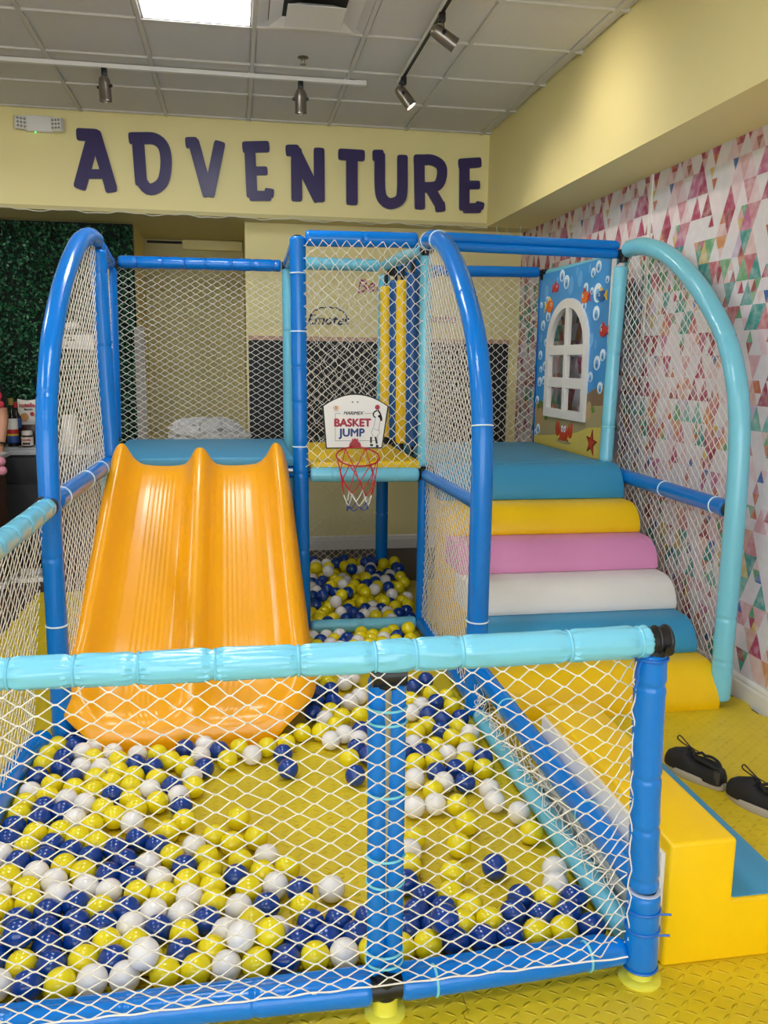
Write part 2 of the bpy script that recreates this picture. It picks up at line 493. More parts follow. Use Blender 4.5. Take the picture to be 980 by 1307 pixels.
def text_mesh(txt, size, shear=0., extrude=.0008, bold=0.):
    cu = bpy.data.curves.new('txt', 'FONT'); cu.body = txt; cu.size = size; cu.shear = shear; cu.extrude = extrude; cu.offset = bold
    cu.align_x = 'CENTER'; cu.align_y = 'CENTER'; cu.resolution_u = 3
    ob = bpy.data.objects.new('txt', cu); COL.objects.link(ob)
    bpy.context.view_layer.update()
    dg = bpy.context.evaluated_depsgraph_get()
    me = bpy.data.meshes.new_from_object(ob.evaluated_get(dg))
    bpy.data.objects.remove(ob, do_unlink=True); bpy.data.curves.remove(cu)
    return me

def put_text(name, txt, size, m, parent, origin, U, W, shear=0., bold=0., sx=1., extrude=.0008, thick=0.):
    me = text_mesh(txt, size, shear, extrude, bold)
    if thick:      # bolder print: shifted copies of the glyphs joined into the word
        V0 = [v.co.copy() for v in me.vertices]; F0 = [tuple(p.vertices) for p in me.polygons]; V1 = []; F1 = []
        for dx, dy, dz in ((-1, 0, 0), (1, 0, .00025), (0, 1, .0005), (0, -1, .00075)):
            F1 += [tuple(i + len(V1) for i in f) for f in F0]; V1 += [v + Vector((dx * thick, dy * thick, dz)) for v in V0]
        me = bpy.data.meshes.new('word'); me.from_pydata(V1, [], F1)
    U = Vector(U); W = Vector(W); Nn = U.cross(W)
    off = WLOC.get(parent.name, Vector((0, 0, 0)))
    O = Vector(origin) - off
    for v in me.vertices:
        c = v.co.copy(); v.co = O + U * c.x * sx + W * c.y + Nn * c.z
    me.materials.clear()
    return link(name, me, m, parent)

def stroke_poly(pts, w, n=6):
    """outline of a thick polyline with softly rounded ends (2D)"""
    P = np.asarray(pts, float); hw = w / 2
    T = np.gradient(P, axis=0) if len(P) > 2 else np.repeat([P[1] - P[0]], 2, 0)
    T = T / np.linalg.norm(T, axis=1)[:, None]; N = np.stack([-T[:, 1], T[:, 0]], 1)
    L = [P[i] + N[i] * hw for i in range(len(P))]; R = [P[i] - N[i] * hw for i in range(len(P))]
    def cap(p, t, nn):
        out = []
        for k in range(n + 1):
            a = PI / 2 - PI * k / n
            # squarish rounded end (superellipse)
            c, s_ = math.cos(a), math.sin(a)
            x = abs(c) ** .55 * hw * .55; y = math.copysign(abs(s_) ** .55, s_) * hw
            out.append(p + t * x + nn * y)
        return out
    return L[1:-1] + cap(P[-1], T[-1], N[-1]) + R[1:-1][::-1] + cap(P[0], -T[0], -N[0])

# ------------------------------------------------------------------ room shell
XL, XR, YF, YB, ZC, ZS = -4.5, 2.42, -2.6, 7.20, 3.40, 2.69
GX, GY, TS = .14, 5.10, .61        # ceiling grid origin and module
floor = struct(MB().box((XL - .1, YF - .1, -.12), (XR + .12, 8.6, -.014)).build('floor', 'laminate', smooth=False))
wr = struct(MB().box((XR, YF, -.014), (XR + .1, 7.3, ZS)).build('wall_right', 'triangle_paper', smooth=False))
struct(MB().box((.10, YB, -.014), (XR, YB + .1, ZS)).build('wall_back', 'wall_cream', smooth=False))
struct(MB().box((XL - .1, YF, -.014), (XL, 8.6, ZC + .08)).build('wall_left', 'wall_cream', smooth=False))
struct(MB().box((XL, 7.52, -.014), (-.80, 7.62, ZS)).build('wall_behind_hedge', 'wall_olive', smooth=False))
struct(MB().box((-.88, 7.62, -.014), (-.80, 8.5, ZS)).build('wall_alcove_left', 'wall_yellow', smooth=False))
struct(MB().box((-.80, 8.4, -.014), (.20, 8.5, ZS)).build('wall_alcove_back', 'wall_olive', smooth=False))
struct(MB().box((.10, YB + .1, -.014), (.20, 8.4, ZS)).build('wall_alcove_right', 'wall_yellow', smooth=False))
struct(MB().box((XL, 6.97, ZS + .03), (XR + .1, 7.05, ZC + .08)).build('wall_upper_back', 'wall_cream', smooth=False))
struct(MB().box((XL, 6.97, ZS), (XR + .1, 8.5, ZS + .03)).build('ceiling_low_back', 'wall_olive', smooth=False))
struct(MB().box((2.04, YF, ZS), (XR + .1, 6.97, ZC + .08)).build('wall_upper_right', 'wall_cream', smooth=False))
# front wall with the shop window, behind the camera
struct(MB().box((XL, YF - .1, -.014), (-3.9, YF, ZC + .08)).box((2.1, YF - .1, -.014), (XR + .1, YF, ZC + .08)).box((-3.9, YF - .1, 2.85), (2.1, YF, ZC + .08)).box((-3.9, YF - .1, -.014), (2.1, YF, .25)).build('wall_front', 'wall_cream', smooth=False))
win = MB()
for x in (-3.9, -1.95, 0.0, 2.05):
    win.box((x, YF - .09, .25), (x + .05, YF - .01, 2.85))
win.box((-3.9, YF - .09, .25), (2.1, YF - .01, .31)).box((-3.9, YF - .09, 2.79), (2.1, YF - .01, 2.85))
wf = struct(win.build('window_1', 'black_plastic', smooth=False))
gm = bpy.data.materials.new('clear_glass'); gm.use_nodes = True
nt = gm.node_tree; nt.nodes.clear()
out_ = nt.nodes.new('ShaderNodeOutputMaterial'); mixs = nt.nodes.new('ShaderNodeMixShader'); tr = nt.nodes.new('ShaderNodeBsdfTransparent'); gl = nt.nodes.new('ShaderNodeBsdfGlossy')
gl.inputs['Roughness'].default_value = .02; mixs.inputs[0].default_value = .06
nt.links.new(tr.outputs[0], mixs.inputs[1]); nt.links.new(gl.outputs[0], mixs.inputs[2]); nt.links.new(mixs.outputs[0], out_.inputs[0])
for x in (-3.85, -1.90, .05):
    me = MB().box((x, YF - .055, .31), (x + (2.0 if x > 0 else 1.90), YF - .049, 2.79)).mesh('pane', False)
    link('pane', me, gm, wf)

# skirting boards
def skirting(name, a, b, nrm):
    a = Vector(a); b = Vector(b); n = Vector(nrm)
    prof = [(0, 0), (.016, 0), (.016, .085), (.012, .095), (.012, .108), (.006, .118), (0, .122)]
    return struct(MB().prism([(p[0], p[1]) for p in prof], tuple(b - a), O=tuple(a), U=tuple(n), W=(0, 0, 1)).build(name, 'white_paint', smooth=False))
skirting('baseboard_right', (XR, YF, -.012), (XR, YB, -.012), (-1, 0, 0))
skirting('baseboard_back', (.10, YB, -.012), (XR - .016, YB, -.012), (0, -1, 0))
# peeling edge strip between two wallpaper drops
struct(MB().box((XR - .012, 4.86, 1.75), (XR, 4.885, ZS)).build('trim_1', 'white_paint', smooth=False))

# suspended ceiling: grid bars and separate tiles
ceil = struct(MB().box((XL, YF, ZC + .02), (2.04, 6.97, ZC + .08)).build('ceiling', 'tile_grey', smooth=False))
ys = [GY + TS * k for k in range(-12, 4)]; xs = [GX + TS * k for k in range(-7, 4)]
for x in xs: MB().box((x - .012, YF, ZC - .011), (x + .012, 6.97, ZC + .012)).build('grid_bar', 'grid_white', ceil, smooth=False)
for y in ys:
    if y < 6.95: MB().box((XL, y - .012, ZC - .0105), (2.04, y + .012, ZC + .0115)).build('grid_bar', 'grid_white', ceil, smooth=False)
tile_me = {}
def tile(x0, x1, y0, y1):
    key = (round(x1 - x0, 3), round(y1 - y0, 3))
    if key not in tile_me:
        w, d = key
        mb = MB().box((-w / 2 + .010, -d / 2 + .010, .004), (w / 2 - .010, d / 2 - .010, .018))
        mb.box((-w / 2 + .020, -d / 2 + .020, -.001), (w / 2 - .020, d / 2 - .020, .006))
        tile_me[key] = mb.mesh('ceiling_tile', False)
    o = link('ceiling_tile', tile_me[key], 'tile_grey', ceil)
    o.location = ((x0 + x1) / 2, (y0 + y1) / 2, ZC)
LIGHT_CELLS = [(x, y) for x in (-1, -5) for y in (-1, -5, -9)]
VENT_CELLS = [(0, -1)]
for i in range(-8, 4):
    for j in range(-12, 4):
        if (i, j) in LIGHT_CELLS or (i, j) in VENT_CELLS: continue
        x0, x1 = GX + TS * i, GX + TS * (i + 1); y0, y1 = GY + TS * j, GY + TS * (j + 1)
        x0 = max(x0, XL); x1 = min(x1, 2.04); y0 = max(y0, YF); y1 = min(y1, 6.97)
        if x1 - x0 < .04 or y1 - y0 < .04: continue
        tile(x0, x1, y0, y1)
for k, (i, j) in enumerate(LIGHT_CELLS):
    cx, cy = GX + TS * (i + .5), GY + TS * (j + .5)
    lab = 'glowing square ceiling light panel beside the air vent' if k == 0 else 'square ceiling light panel set in the ceiling grid away from the vent'
    t = thing('ceiling_light', lab, 'light', (cx, cy, ZC), 'square ceiling light panels')
    fr = MB()
    for a in (-1, 1):
        fr.box((cx + a * .29 - .012, cy - .302, ZC - .006), (cx + a * .29 + .012, cy + .302, ZC + .016))
        fr.box((cx - .302, cy + a * .29 - .012, ZC - .006), (cx + .302, cy + a * .29 + .012, ZC + .016))
    fr.build('light_frame', 'white_paint', t, smooth=False)
    MB().box((cx - .282, cy - .282, ZC - .002), (cx + .282, cy + .282, ZC + .004)).build('diffuser', 'light_panel', t, smooth=False)
# air diffuser: nested square cones
vx, vy = GX + TS * .5, GY - TS * .5
t = thing('air_vent', 'white square ceiling air diffuser with nested frames', 'vent', (vx, vy, ZC))
def frustum(a, za, b, zb, th=.004):
    mb = MB()
    P = [(-1, -1), (1, -1), (1, 1), (-1, 1)]
    V = [(vx + a * p[0], vy + a * p[1], za) for p in P] + [(vx + b * p[0], vy + b * p[1], zb) for p in P]
    V += [(vx + (a - th) * p[0], vy + (a - th) * p[1], za + th) for p in P] + [(vx + (b - th) * p[0], vy + (b - th) * p[1], zb + th) for p in P]
    F = []
    for k in range(4):
        n = (k + 1) % 4
        F += [(k, n, 4 + n, 4 + k), (8 + k, 12 + k, 12 + n, 8 + n), (k, 8 + k, 8 + n, n), (4 + k, 4 + n, 12 + n, 12 + k)]
    return mb.add(V, F)
frustum(.302, ZC - .003, .235, ZC + .012).build('outer_frame', 'white_paint', t, smooth=False)
frustum(.235, ZC - .022, .165, ZC + .010).build('middle_ring', 'white_paint', t, smooth=False)
m_ = frustum(.150, ZC - .046, .09, ZC - .012)
m_.box((vx - .147, vy - .147, ZC - .044), (vx + .147, vy + .147, ZC - .040))
m_.build('centre_plate', 'white_paint', t, smooth=False)
MB().box((vx - .235, vy - .235, ZC + .0125), (vx + .235, vy + .235, ZC + .019)).build('duct_opening', 'vent_dark', t, smooth=False)
hang = MB()
for a in (-1, 1):
    hang.cyl((vx + a * .05, vy, ZC - .04), (vx + a * .05, vy, ZC + .015), .004, seg=8)
hang.build('hanger', 'galvanised', t)
# sprinkler head
t = thing('sprinkler', 'small brass-grey sprinkler head in a ceiling tile', 'sprinkler', (.44, 5.52, ZC))
MB().lathe([(.032, -.001), (.034, -.004), (.024, -.009), (.012, -.011)], 24, Matrix.Translation((.44, 5.52, ZC))).build('escutcheon', 'brushed_nickel', t)
MB().lathe([(.009, -.010), (.009, -.028), (.006, -.034), (.006, -.040), (.018, -.041), (.018, -.044)], 16, Matrix.Translation((.44, 5.52, ZC))).build('nozzle', 'brushed_nickel', t)

# track lighting
t = thing('light_track', 'white ceiling track running along the purple lettering wall', 'light track', (-1, 5.86, ZC - .02))
MB().box((-4.2, 5.842, ZC - .036), (.86, 5.876, ZC - .010), .003).build('rail', 'white_paint', t, smooth=False)
MB().box((.80, 5.838, ZC - .038), (.875, 5.880, ZC - .008), .003).build('end_cap', 'white_paint', t, smooth=False)
for x in (-3.6, -1.08, .14, .75): MB().box((x - .02, 5.85, ZC - .012), (x + .02, 5.868, ZC + .0)).build('clip', 'grid_white', t, smooth=False)
t = thing('light_track', 'dark-slotted ceiling track running along the cream soffit', 'light track', (1.08, 4, ZC - .02))
MB().box((1.063, 1.5, ZC - .036), (1.097, 5.80, ZC - .010), .003).build('rail', 'white_paint', t, smooth=False)
MB().box((1.070, 1.5, ZC - .0385), (1.090, 5.78, ZC - .0355)).build('slot', 'black_plastic', t, smooth=False)
for y in (2.05, 3.27, 4.49, 5.71): MB().box((1.07, y - .02, ZC - .012), (1.09, y + .02, ZC)).build('clip', 'grid_white', t, smooth=False)

def spotlight(x, y, aim, label, lit):
    z = ZC - .036
    t = thing('track_spotlight', label, 'spotlight', (x, y, z))
    MB().box((x - .017, y - .017, z - .045), (x + .017, y + .017, z + .001), .004).build('adapter', 'black_plastic', t)
    d = Vector(aim).normalized()
    c = Vector((x, y, z - .105))            # pivot
    side = d.cross(Vector((0, 0, 1)))
    side = side.normalized() if side.length > .05 else Vector((1, 0, 0))
    # yoke
    P = []
    for k in range(13):
        a = PI * k / 12
        P.append(c + side * math.cos(a) * .040 + Vector((0, 0, 1)) * math.sin(a) * .058)
    MB().sweep([p[:] for p in P], .0045, 8).build('yoke', 'brushed_nickel', t)
    for s_ in (-1, 1):
        MB().cyl((c + side * s_ * .034)[:], (c + side * s_ * .052)[:], .010, seg=14).build('knob', 'black_plastic', t)
    q = d.to_track_quat('Z', 'Y').to_matrix().to_4x4()
    M = Matrix.Translation(c) @ q
    MB().lathe([(.010, -.062), (.024, -.056), (.033, -.040), (.036, -.015), (.037, .075), (.0385, .078), (.0385, .086), (.034, .086), (.033, .078)], 28, M).build('lamp_can', 'brushed_nickel', t)
    MB().lathe([(.032, .0786), (.031, .080), (.0, .080)], 24, M).build('lens', 'lamp_lens' if lit else 'lens_grey', t)
    if lit:
        L = bpy.data.lights.new('spot', 'SPOT'); L.energy = SPOT_W; L.spot_size = math.radians(100); L.spot_blend = 1.0; L.color = (1, .90, .74); L.shadow_soft_size = .03
        lo = bpy.data.objects.new('spot_lamp', L); COL.objects.link(lo); lo.parent = t
        lo.matrix_local = Matrix.Translation(c - Vector((x, y, z)) + d * .09) @ d.to_track_quat('-Z', 'Y').to_matrix().to_4x4()
spotlight(-.76, 5.86, (.03, .05, -1), 'brushed metal spotlight hanging near the emergency light', False)
spotlight(.45, 5.86, (.02, .12, -1), 'brushed metal spotlight beside the sprinkler head', False)
spotlight(1.08, 5.64, (.62, -.12, -.8), 'tilted metal spotlight at the end of the soffit track', True)
spotlight(1.08, 4.62, (.95, .05, -.55), 'metal spotlight further along the soffit track aimed at the cream soffit', True)
spotlight(-2.2, 5.86, (.0, .5, -1), 'metal spotlight on the lettering track beyond the emergency light', True)

# emergency light on the bulkhead
t = thing('emergency_light', 'white emergency light with two lamp heads on the cream bulkhead', 'emergency light', (-1.38, 6.97, 3.30))
MB().box((-1.47, 6.915, 3.225), (-1.27, 6.97, 3.335), .008).build('housing', 'white_plastic', t)
for (a, b, yaw) in ((-1.535, -1.465, .5), (-1.275, -1.20, -.35)):
    cx_ = (a + b) / 2
    M = Matrix.Translation((cx_, 6.915, 3.275)) @ Matrix.Rotation(yaw, 4, 'Z')
    hd = MB().box((-.04, -.03, -.045), (.04, .025, .045), .006, M=M).build('lamp_head', 'white_plastic', t)
    for r_ in range(3):
        for c_ in range(3):
            p = M @ Vector((-.024 + .024 * c_, -.0305, -.026 + .026 * r_))
            MB().lathe([(.009, -.001), (.009, .002), (.005, .004)], 12, Matrix.Translation(p) @ Matrix.Rotation(yaw, 4, 'Z') @ Matrix.Rotation(PI / 2, 4, 'X')).build('lens', 'lens_grey', hd)
MB().cyl((-1.40, 6.935, 3.217), (-1.40, 6.935, 3.226), .005, seg=10).build('indicator', 'led_green', t)

# ADVENTURE letters
LETTERS = {
 'A': [([(-0.993, 3.234), (-1.109, 2.866)], 0.098), ([(-0.985, 3.234), (-0.889, 2.868)], 0.094), ([(-1.061, 2.952), (-0.941, 2.958)], 0.071), ([(-1.096, 3.228), (-0.982, 3.228)], 0.094), ([(-0.913, 2.864), (-0.871, 2.872)], 0.083)],
 'D': [([(-0.681, 3.219), (-0.668, 2.91)], 0.094), ([(-0.725, 3.221), (-0.657, 3.225)], 0.09), ([(-0.657, 3.225), (-0.559, 3.225), (-0.496, 3.173), (-0.48, 3.063), (-0.504, 2.933), (-0.563, 2.874), (-0.621, 2.867), (-0.66, 2.91)], 0.09)],
 'V': [([(-0.273, 3.213), (-0.178, 2.851)], 0.09), ([(-0.082, 3.211), (-0.166, 2.851)], 0.09), ([(-0.314, 3.211), (-0.265, 3.214)], 0.085)],
 'E': [([(0.144, 3.203), (0.156, 2.857)], 0.09), ([(0.11, 3.201), (0.271, 3.213)], 0.087), ([(0.167, 3.032), (0.26, 3.037)], 0.068), ([(0.155, 2.849), (0.284, 2.854)], 0.079), ([(0.286, 2.862), (0.289, 2.89)], 0.079)],
 'N': [([(0.499, 3.194), (0.5, 2.845)], 0.09), ([(0.49, 3.193), (0.668, 2.852)], 0.094), ([(0.674, 3.203), (0.677, 2.847)], 0.09), ([(0.44, 3.194), (0.499, 3.197)], 0.09)],
 'T': [([(0.846, 3.186), (1.01, 3.185)], 0.09), ([(0.931, 3.181), (0.933, 2.837)], 0.097)],
 'U': [([(1.151, 3.192), (1.157, 2.933), (1.192, 2.856), (1.248, 2.836), (1.313, 2.867), (1.334, 2.941), (1.332, 3.184)], 0.09), ([(1.116, 3.191), (1.16, 3.193)], 0.09)],
 'R': [([(1.467, 3.174), (1.479, 2.824)], 0.09), ([(1.446, 3.173), (1.495, 3.175)], 0.09), ([(1.467, 3.174), (1.57, 3.179), (1.646, 3.139), (1.652, 3.052), (1.612, 2.985), (1.499, 2.969)], 0.086), ([(1.556, 2.972), (1.644, 2.84)], 0.086), ([(1.625, 2.827), (1.665, 2.832)], 0.086)],
 'E2': [([(1.836, 3.165), (1.845, 2.83)], 0.09), ([(1.807, 3.164), (1.955, 3.18)], 0.082), ([(1.86, 3.005), (1.952, 3.009)], 0.07), ([(1.855, 2.827), (1.965, 2.832)], 0.082), ([(1.970, 2.841), (1.974, 2.862)], 0.078)]}
where = {'A': 'at the start of the word', 'D': 'after the A', 'V': 'before the first E', 'E': 'between V and N', 'N': 'before the T', 'T': 'before the U', 'U': 'before the R', 'R': 'before the last E', 'E2': 'at the end of the word by the soffit'}
for ch_, strokes in LETTERS.items():
    mb = MB()
    for k, (pts, w) in enumerate(strokes):
        w *= .93
        P = [(p[0], 0, p[1]) for p in pts]
        if len(pts) > 2:
            P, _ = resample(P, .02); P = [(p[0], p[2]) for p in P]
        else: P = [pts[0], pts[1]]
        mb.prism(stroke_poly(P, w), (0, .0195 - k * .0006, 0), O=(0, 6.95 + k * .0006, 0))
    o = mb.build('wall_letter', 'letter_purple', smooth=False)
    tag(o, 'purple letter %s %s on the cream bulkhead' % (ch_[0], where[ch_]), 'letter', 'purple wall letters spelling a word')

# loose white cable under the bulkhead
P = [(-3.0 + .06 * k, 6.955, ZS - .006 + .008 * math.sin(k * .9) + .005 * math.sin(k * 2.3)) for k in range(85)]
P2, _ = resample(P, .02)
tag(MB().sweep(P2, .004, 8).build('string_cable', 'cable_white'), 'thin white cable strung along the bottom edge of the bulkhead', 'cable')
P = [(2.10, 6.90, ZS - .003), (2.12, 6.88, ZS - .09), (2.16, 6.88, ZS - .13), (2.19, 6.88, ZS - .05), (2.17, 6.88, ZS - .012), (2.22, 6.85, ZS - .10), (2.27, 6.85, ZS - .12), (2.29, 6.85, ZS - .004)]
P2, _ = resample(P, .01)
tag(MB().sweep(P2, .003, 6).build('loose_wire', 'tie_white'), 'thin white wire looping down from the corner of the soffit', 'wire')

# chalkboard paint area with wooden top rail, lettering sketches on the wall above
t = thing('chalkboard', 'long black chalkboard with a wooden top rail on the back wall', 'chalkboard', (.12, YB, .8))
MB().box((.115, YB - .012, .62), (2.33, YB, 1.765)).build('board', 'chalkboard', t, smooth=False)
MB().box((.115, YB - .02, 1.765), (2.335, YB, 1.80)).build('top_rail', 'board_trim', t, smooth=False)
def scribble(name, label, pts, r, m):
    P2, _ = resample(pts, .006)
    tag(MB().sweep(P2, r, 6).build(name, m), label, 'wall writing')
yw = YB - .004
cl = [(.63 + .40 * k / 40, yw, 1.945 + .012 * math.sin(k * 1.05)) for k in range(0, 0)]
cloud = []
for k in range(41):
    a = PI - PI * k / 40
    cloud.append((.775 + .15 * math.cos(a), yw, 1.95 + .085 * math.sin(a) + .010 * abs(math.sin(k * .55))))
scribble('wall_sketch', 'dark blue cloud outline drawn on the back wall', cloud, .005, 'ink_blue')
sign = thing('wall_script', 'dark blue handwritten word under the cloud on the back wall', 'wall writing', (.77, YB, 1.93))
put_text('lettering', 'Emotes', .115, 'ink_blue', sign, (.765, yw, 1.935), (1, 0, 0), (0, 0, 1), shear=.3, bold=.0022)
sign = thing('wall_script', 'dark red handwritten word on the back wall beside the yellow rollers', 'wall writing', (1.15, YB, 2.2))
put_text('lettering', 'BeA', .15, 'ink_pink', sign, (1.13, yw, 2.22), (1, 0, .12), (-.12, 0, 1), shear=.3, bold=.002)
sign = thing('wall_script', 'small pink handwritten word on the back wall over the stairs side', 'wall writing', (1.75, YB, 1.98))
put_text('lettering', 'smile', .11, 'ink_pink', sign, (1.74, yw, 1.965), (1, 0, 0), (0, 0, 1), shear=.2, bold=.002)

# floor mats with jigsaw edges
MS, MX0, MY0 = .95, .533 - .95 * 2, 3.17 - .95 * 4
def seam(a, b, sign, teeth=9):
    """dovetail jigsaw line from a to b (2D), without the last point"""
    a = np.array(a, float); b = np.array(b, float); d = (b - a) / teeth; n = np.array([-d[1], d[0]]) / np.linalg.norm(d)
    out = []
    for k in range(teeth):
        o = a + d * k; s_ = sign * (.013 if k % 2 == 0 else -.013)
        c = o + d * .5
        out += [o, c - d * .30, c - d * .40 + n * s_, c + d * .40 + n * s_, c + d * .30]
    return out
for i in range(4):
    for j in range(7):
        x0, y0 = MX0 + MS * i, MY0 + MS * j
        x1, y1 = x0 + MS, y0 + MS
        if i == 3: x1 = XR - .028
        E = seam((x0, y0), (x1, y0), 1) + seam((x1, y0), (x1, y1), 1) + seam((x0, y1), (x1, y1), 1)[::-1] + seam((x0, y0), (x0, y1), 1)[::-1]
        # closing corners
        E = seam((x0, y0), (x1, y0), 1) + seam((x1, y0), (x1, y1), 1) + [np.array((x1, y1))] + seam((x0, y1), (x1, y1), 1)[::-1] + seam((x0, y0), (x0, y1), 1)[::-1][:-1]
        c = np.array([(x0 + x1) / 2, (y0 + y1) / 2])
        Q = []
        for p in E:
            p = c + (np.asarray(p) - c) * .9982
            if not Q or np.linalg.norm(p - Q[-1]) > 1e-4: Q.append(p)
        if np.linalg.norm(Q[0] - Q[-1]) < 1e-4: Q.pop()
        MB().prism(Q, (0, 0, .0138), O=(0, 0, -.0138), U=(1, 0, 0), W=(0, 1, 0)).build('floor_mat', 'mat_yellow', floor, smooth=False)

# artificial hedge wall: backing panel and thousands of small leaves
hw = thing('hedge_wall', 'dark green artificial hedge covering the wall behind the counter', 'hedge', (-2.6, 7.5, 0))
MB().box((XL, 7.47, 0), (-.80, 7.52, ZS - .01)).build('backing_panel', 'hedge_back', hw, smooth=False)
def leaves(n, m, size):
    x = rng.uniform(-3.2, -.80, n); z = rng.uniform(.0, ZS - .03, n); y = 7.465 - rng.uniform(0, .05, n)
    C = np.stack([x, y, z], 1)
    A_ = rng.normal(0, 1, (n, 3)); A_ /= np.linalg.norm(A_, axis=1)[:, None]
    Bv = rng.normal(0, 1, (n, 3)); Bv -= A_ * (A_ * Bv).sum(1)[:, None]; Bv /= np.linalg.norm(Bv, axis=1)[:, None]
    s_ = size * rng.uniform(.7, 1.3, n)[:, None]
    V = np.stack([C - A_ * s_, C + Bv * s_ * .5, C + A_ * s_, C - Bv * s_ * .5], 1).reshape(-1, 3) - np.array(WLOC[hw.name])
    me = bpy.data.meshes.new('leaves'); me.from_pydata(V.tolist(), [], (np.arange(n)[:, None] * 4 + np.arange(4)).tolist())
    o = link('leaves', me, m, hw); o['kind'] = 'stuff'
leaves(24000, 'hedge_leaf', .018); leaves(3200, 'hedge_leaf_pale', .014)
# vents in the alcove
t = thing('wall_vent', 'pale air grille with a dark slot at the top of the alcove', 'vent', (-.3, 8.4, 2.62))
MB().box((-.45, 8.32, 2.60), (.09, 8.40, 2.685), .004).build('housing', 'wall_cream', t)
MB().box((-.77, 8.36, 2.655), (-.46, 8.40, 2.672)).build('slot', 'vent_dark', t, smooth=False)

# ------------------------------------------------------------------ ball pit fence
PXX = ([-80, 0, 250, 495, 815, 840], [-.64, -.508, -.097, .337, .957, 1.009])
def fx(px): return float(np.interp(px, *PXX))
pit = thing('ball_pit_fence', 'padded blue and aqua tube fence around the ball pit', 'fence', (.34, 1.85, 0))
x_0 = -.80
pad_tube('top_rail', [(x_0, 1.85, .932), (-.1, 1.85, .930), (.337, 1.85, .930), (.985, 1.85, .936)], (.0355, .0405), 'aqua_vinyl', pit,
         ties=[fx(p) - x_0 for p in (10, 92, 173, 271, 378, 475, 526, 583, 719, 812)], tie_mat='aqua_vinyl', pinch=.14, wrinkle=.11, seg=40, step=.005, tie_r=.004)
cp = MB().cyl((.975, 1.85, .936), (1.035, 1.853, .938), .034, seg=28).torus((1.002, 1.851, .937), (1, 0, 0), .034, .004).torus((1.030, 1.853, .938), (1, 0, 0), .033, .005)
cp.cyl((1.018, 1.825, .925), (1.018, 1.808, .922), .012, seg=16).torus((1.018, 1.812, .923), (0, 1, 0), .009, .003, 16).cyl((1.004, 1.853, .945), (.998, 1.857, .86), .031, seg=24)
cp.build('coupling', 'black_plastic', pit)
pp = [(.996, 1.856, .905), (1.004, 1.858, .60), (1.022, 1.862, .262)]
rp = pad_tube('post', pp, .0385, 'blue_vinyl', pit, seams=[.08, .325, .465, .61], wrinkle=.05, seg=32, step=.004)
rp['label'] = 'tall blue vinyl sleeve of the corner post'
MB().torus((.996, 1.856, .893), (0, 0, 1), .039, .005, 30).build('cable_tie', 'tie_blue', rp)
tail, _ = resample([(.962, 1.836, .893), (.950, 1.828, .875), (.948, 1.822, .850), (.938, 1.818, .828)], .005)
MB().sweep(tail, .0035, 6).build('tie_tail', 'tie_blue', rp)
lp = pad_tube('post', [(1.029, 1.864, .030), (1.024, 1.862, .256)], .0435, 'blue_vinyl', pit, ties=[.003, .115, .175], tie_mat='tie_blue', pinch=.03, wrinkle=.01, seg=30)
MB().lathe([(.042, .256), (.042, .2585), (.032, .2585), (.030, .252)], 28, Matrix.Translation((1.024, 1.862, 0))).build('foam_core', 'foam_core', lp)
for z in (.145, .205): MB().sweep([(1.052, 1.828, z), (1.082, 1.820, z + .002)], .003, 6).build('tie_tail', 'tie_blue', lp)
MB().cyl((1.027, 1.862, .24), (1.027, 1.862, .28), .026, seg=20).build('pipe', 'black_plastic', pit)
# middle post: two slim sleeves around a pipe
for s_ in (-1, 1):
    pad_tube('post_sleeve', [(.340 + s_ * .0225, 1.872, .875), (.340 + s_ * .022, 1.866, .5), (.340 + s_ * .021, 1.858, .105)], .0235, 'blue_vinyl', pit, seams=[.10, .30, .42, .60], wrinkle=.03, seg=22, step=.005)
MB().cyl((.340, 1.866, .03), (.340, 1.866, .90), .015, seg=16).build('pipe', 'galvanised', pit)
for z in (.80, .765, .585, .42, .35, .165, .135):
    MB().torus((.340, 1.864, z), (0, .1, 1), .0455, .003, 30).build('cable_tie', 'tie_aqua', pit)
MB().cyl((.30, 1.855, .885), (.38, 1.855, .885), .030, seg=20).cyl((.34, 1.855, .89), (.34, 1.86, .855), .026, seg=18).build('coupling', 'black_plastic', pit)
MB().cyl((.298, 1.842, .072), (.382, 1.846, .072), .029, seg=22).cyl((.34, 1.845, .046), (.34, 1.848, .115), .029, seg=20).build('coupling', 'black_plastic', pit)
pad_tube('bottom_rail', [(x_0, 1.862, .07), (-.14, 1.852, .07), (.305, 1.842, .07)], .036, 'blue_vinyl', pit, seams=[.25, .52, .82], seg=28, step=.005)
pad_tube('bottom_rail', [(.378, 1.846, .07), (.75, 1.862, .072), (.985, 1.878, .074)], .036, 'blue_vinyl', pit, ties=[.085, .50], tie_mat='tie_aqua', pinch=.04, wrinkle=.01, seg=26)
pad_tube('inner_rail', [(x_0 + .03, 1.928, .036), (.30, 1.922, .036), (.975, 1.945, .036)], .033, 'blue_vinyl', pit, seams=[.5, 1.1], seg=22)
pad_tube('side_rail', [(1.045, 1.985, .046), (1.052, 3.46, .046)], .037, 'aqua_dull', pit, seg=24)
pad_tube('side_rail', [(1.048, 1.93, .232), (1.052, 3.45, .245)], .040, 'blue_vinyl', pit, ties=[.35, 1.15], tie_mat='tie_aqua', pinch=.03, wrinkle=.01, seg=24)
pad_tube('side_rail', [(-.770, 1.86, 1.02), (-.738, 2.8, 1.022), (-.735, 3.46, 1.022)], .040, 'aqua_vinyl', pit, ties=[.4, .62, .85, 1.02, 1.2, 1.38, 1.54], tie_mat='aqua_vinyl', pinch=.1, wrinkle=.10, seg=32, step=.006, tie_r=.003)
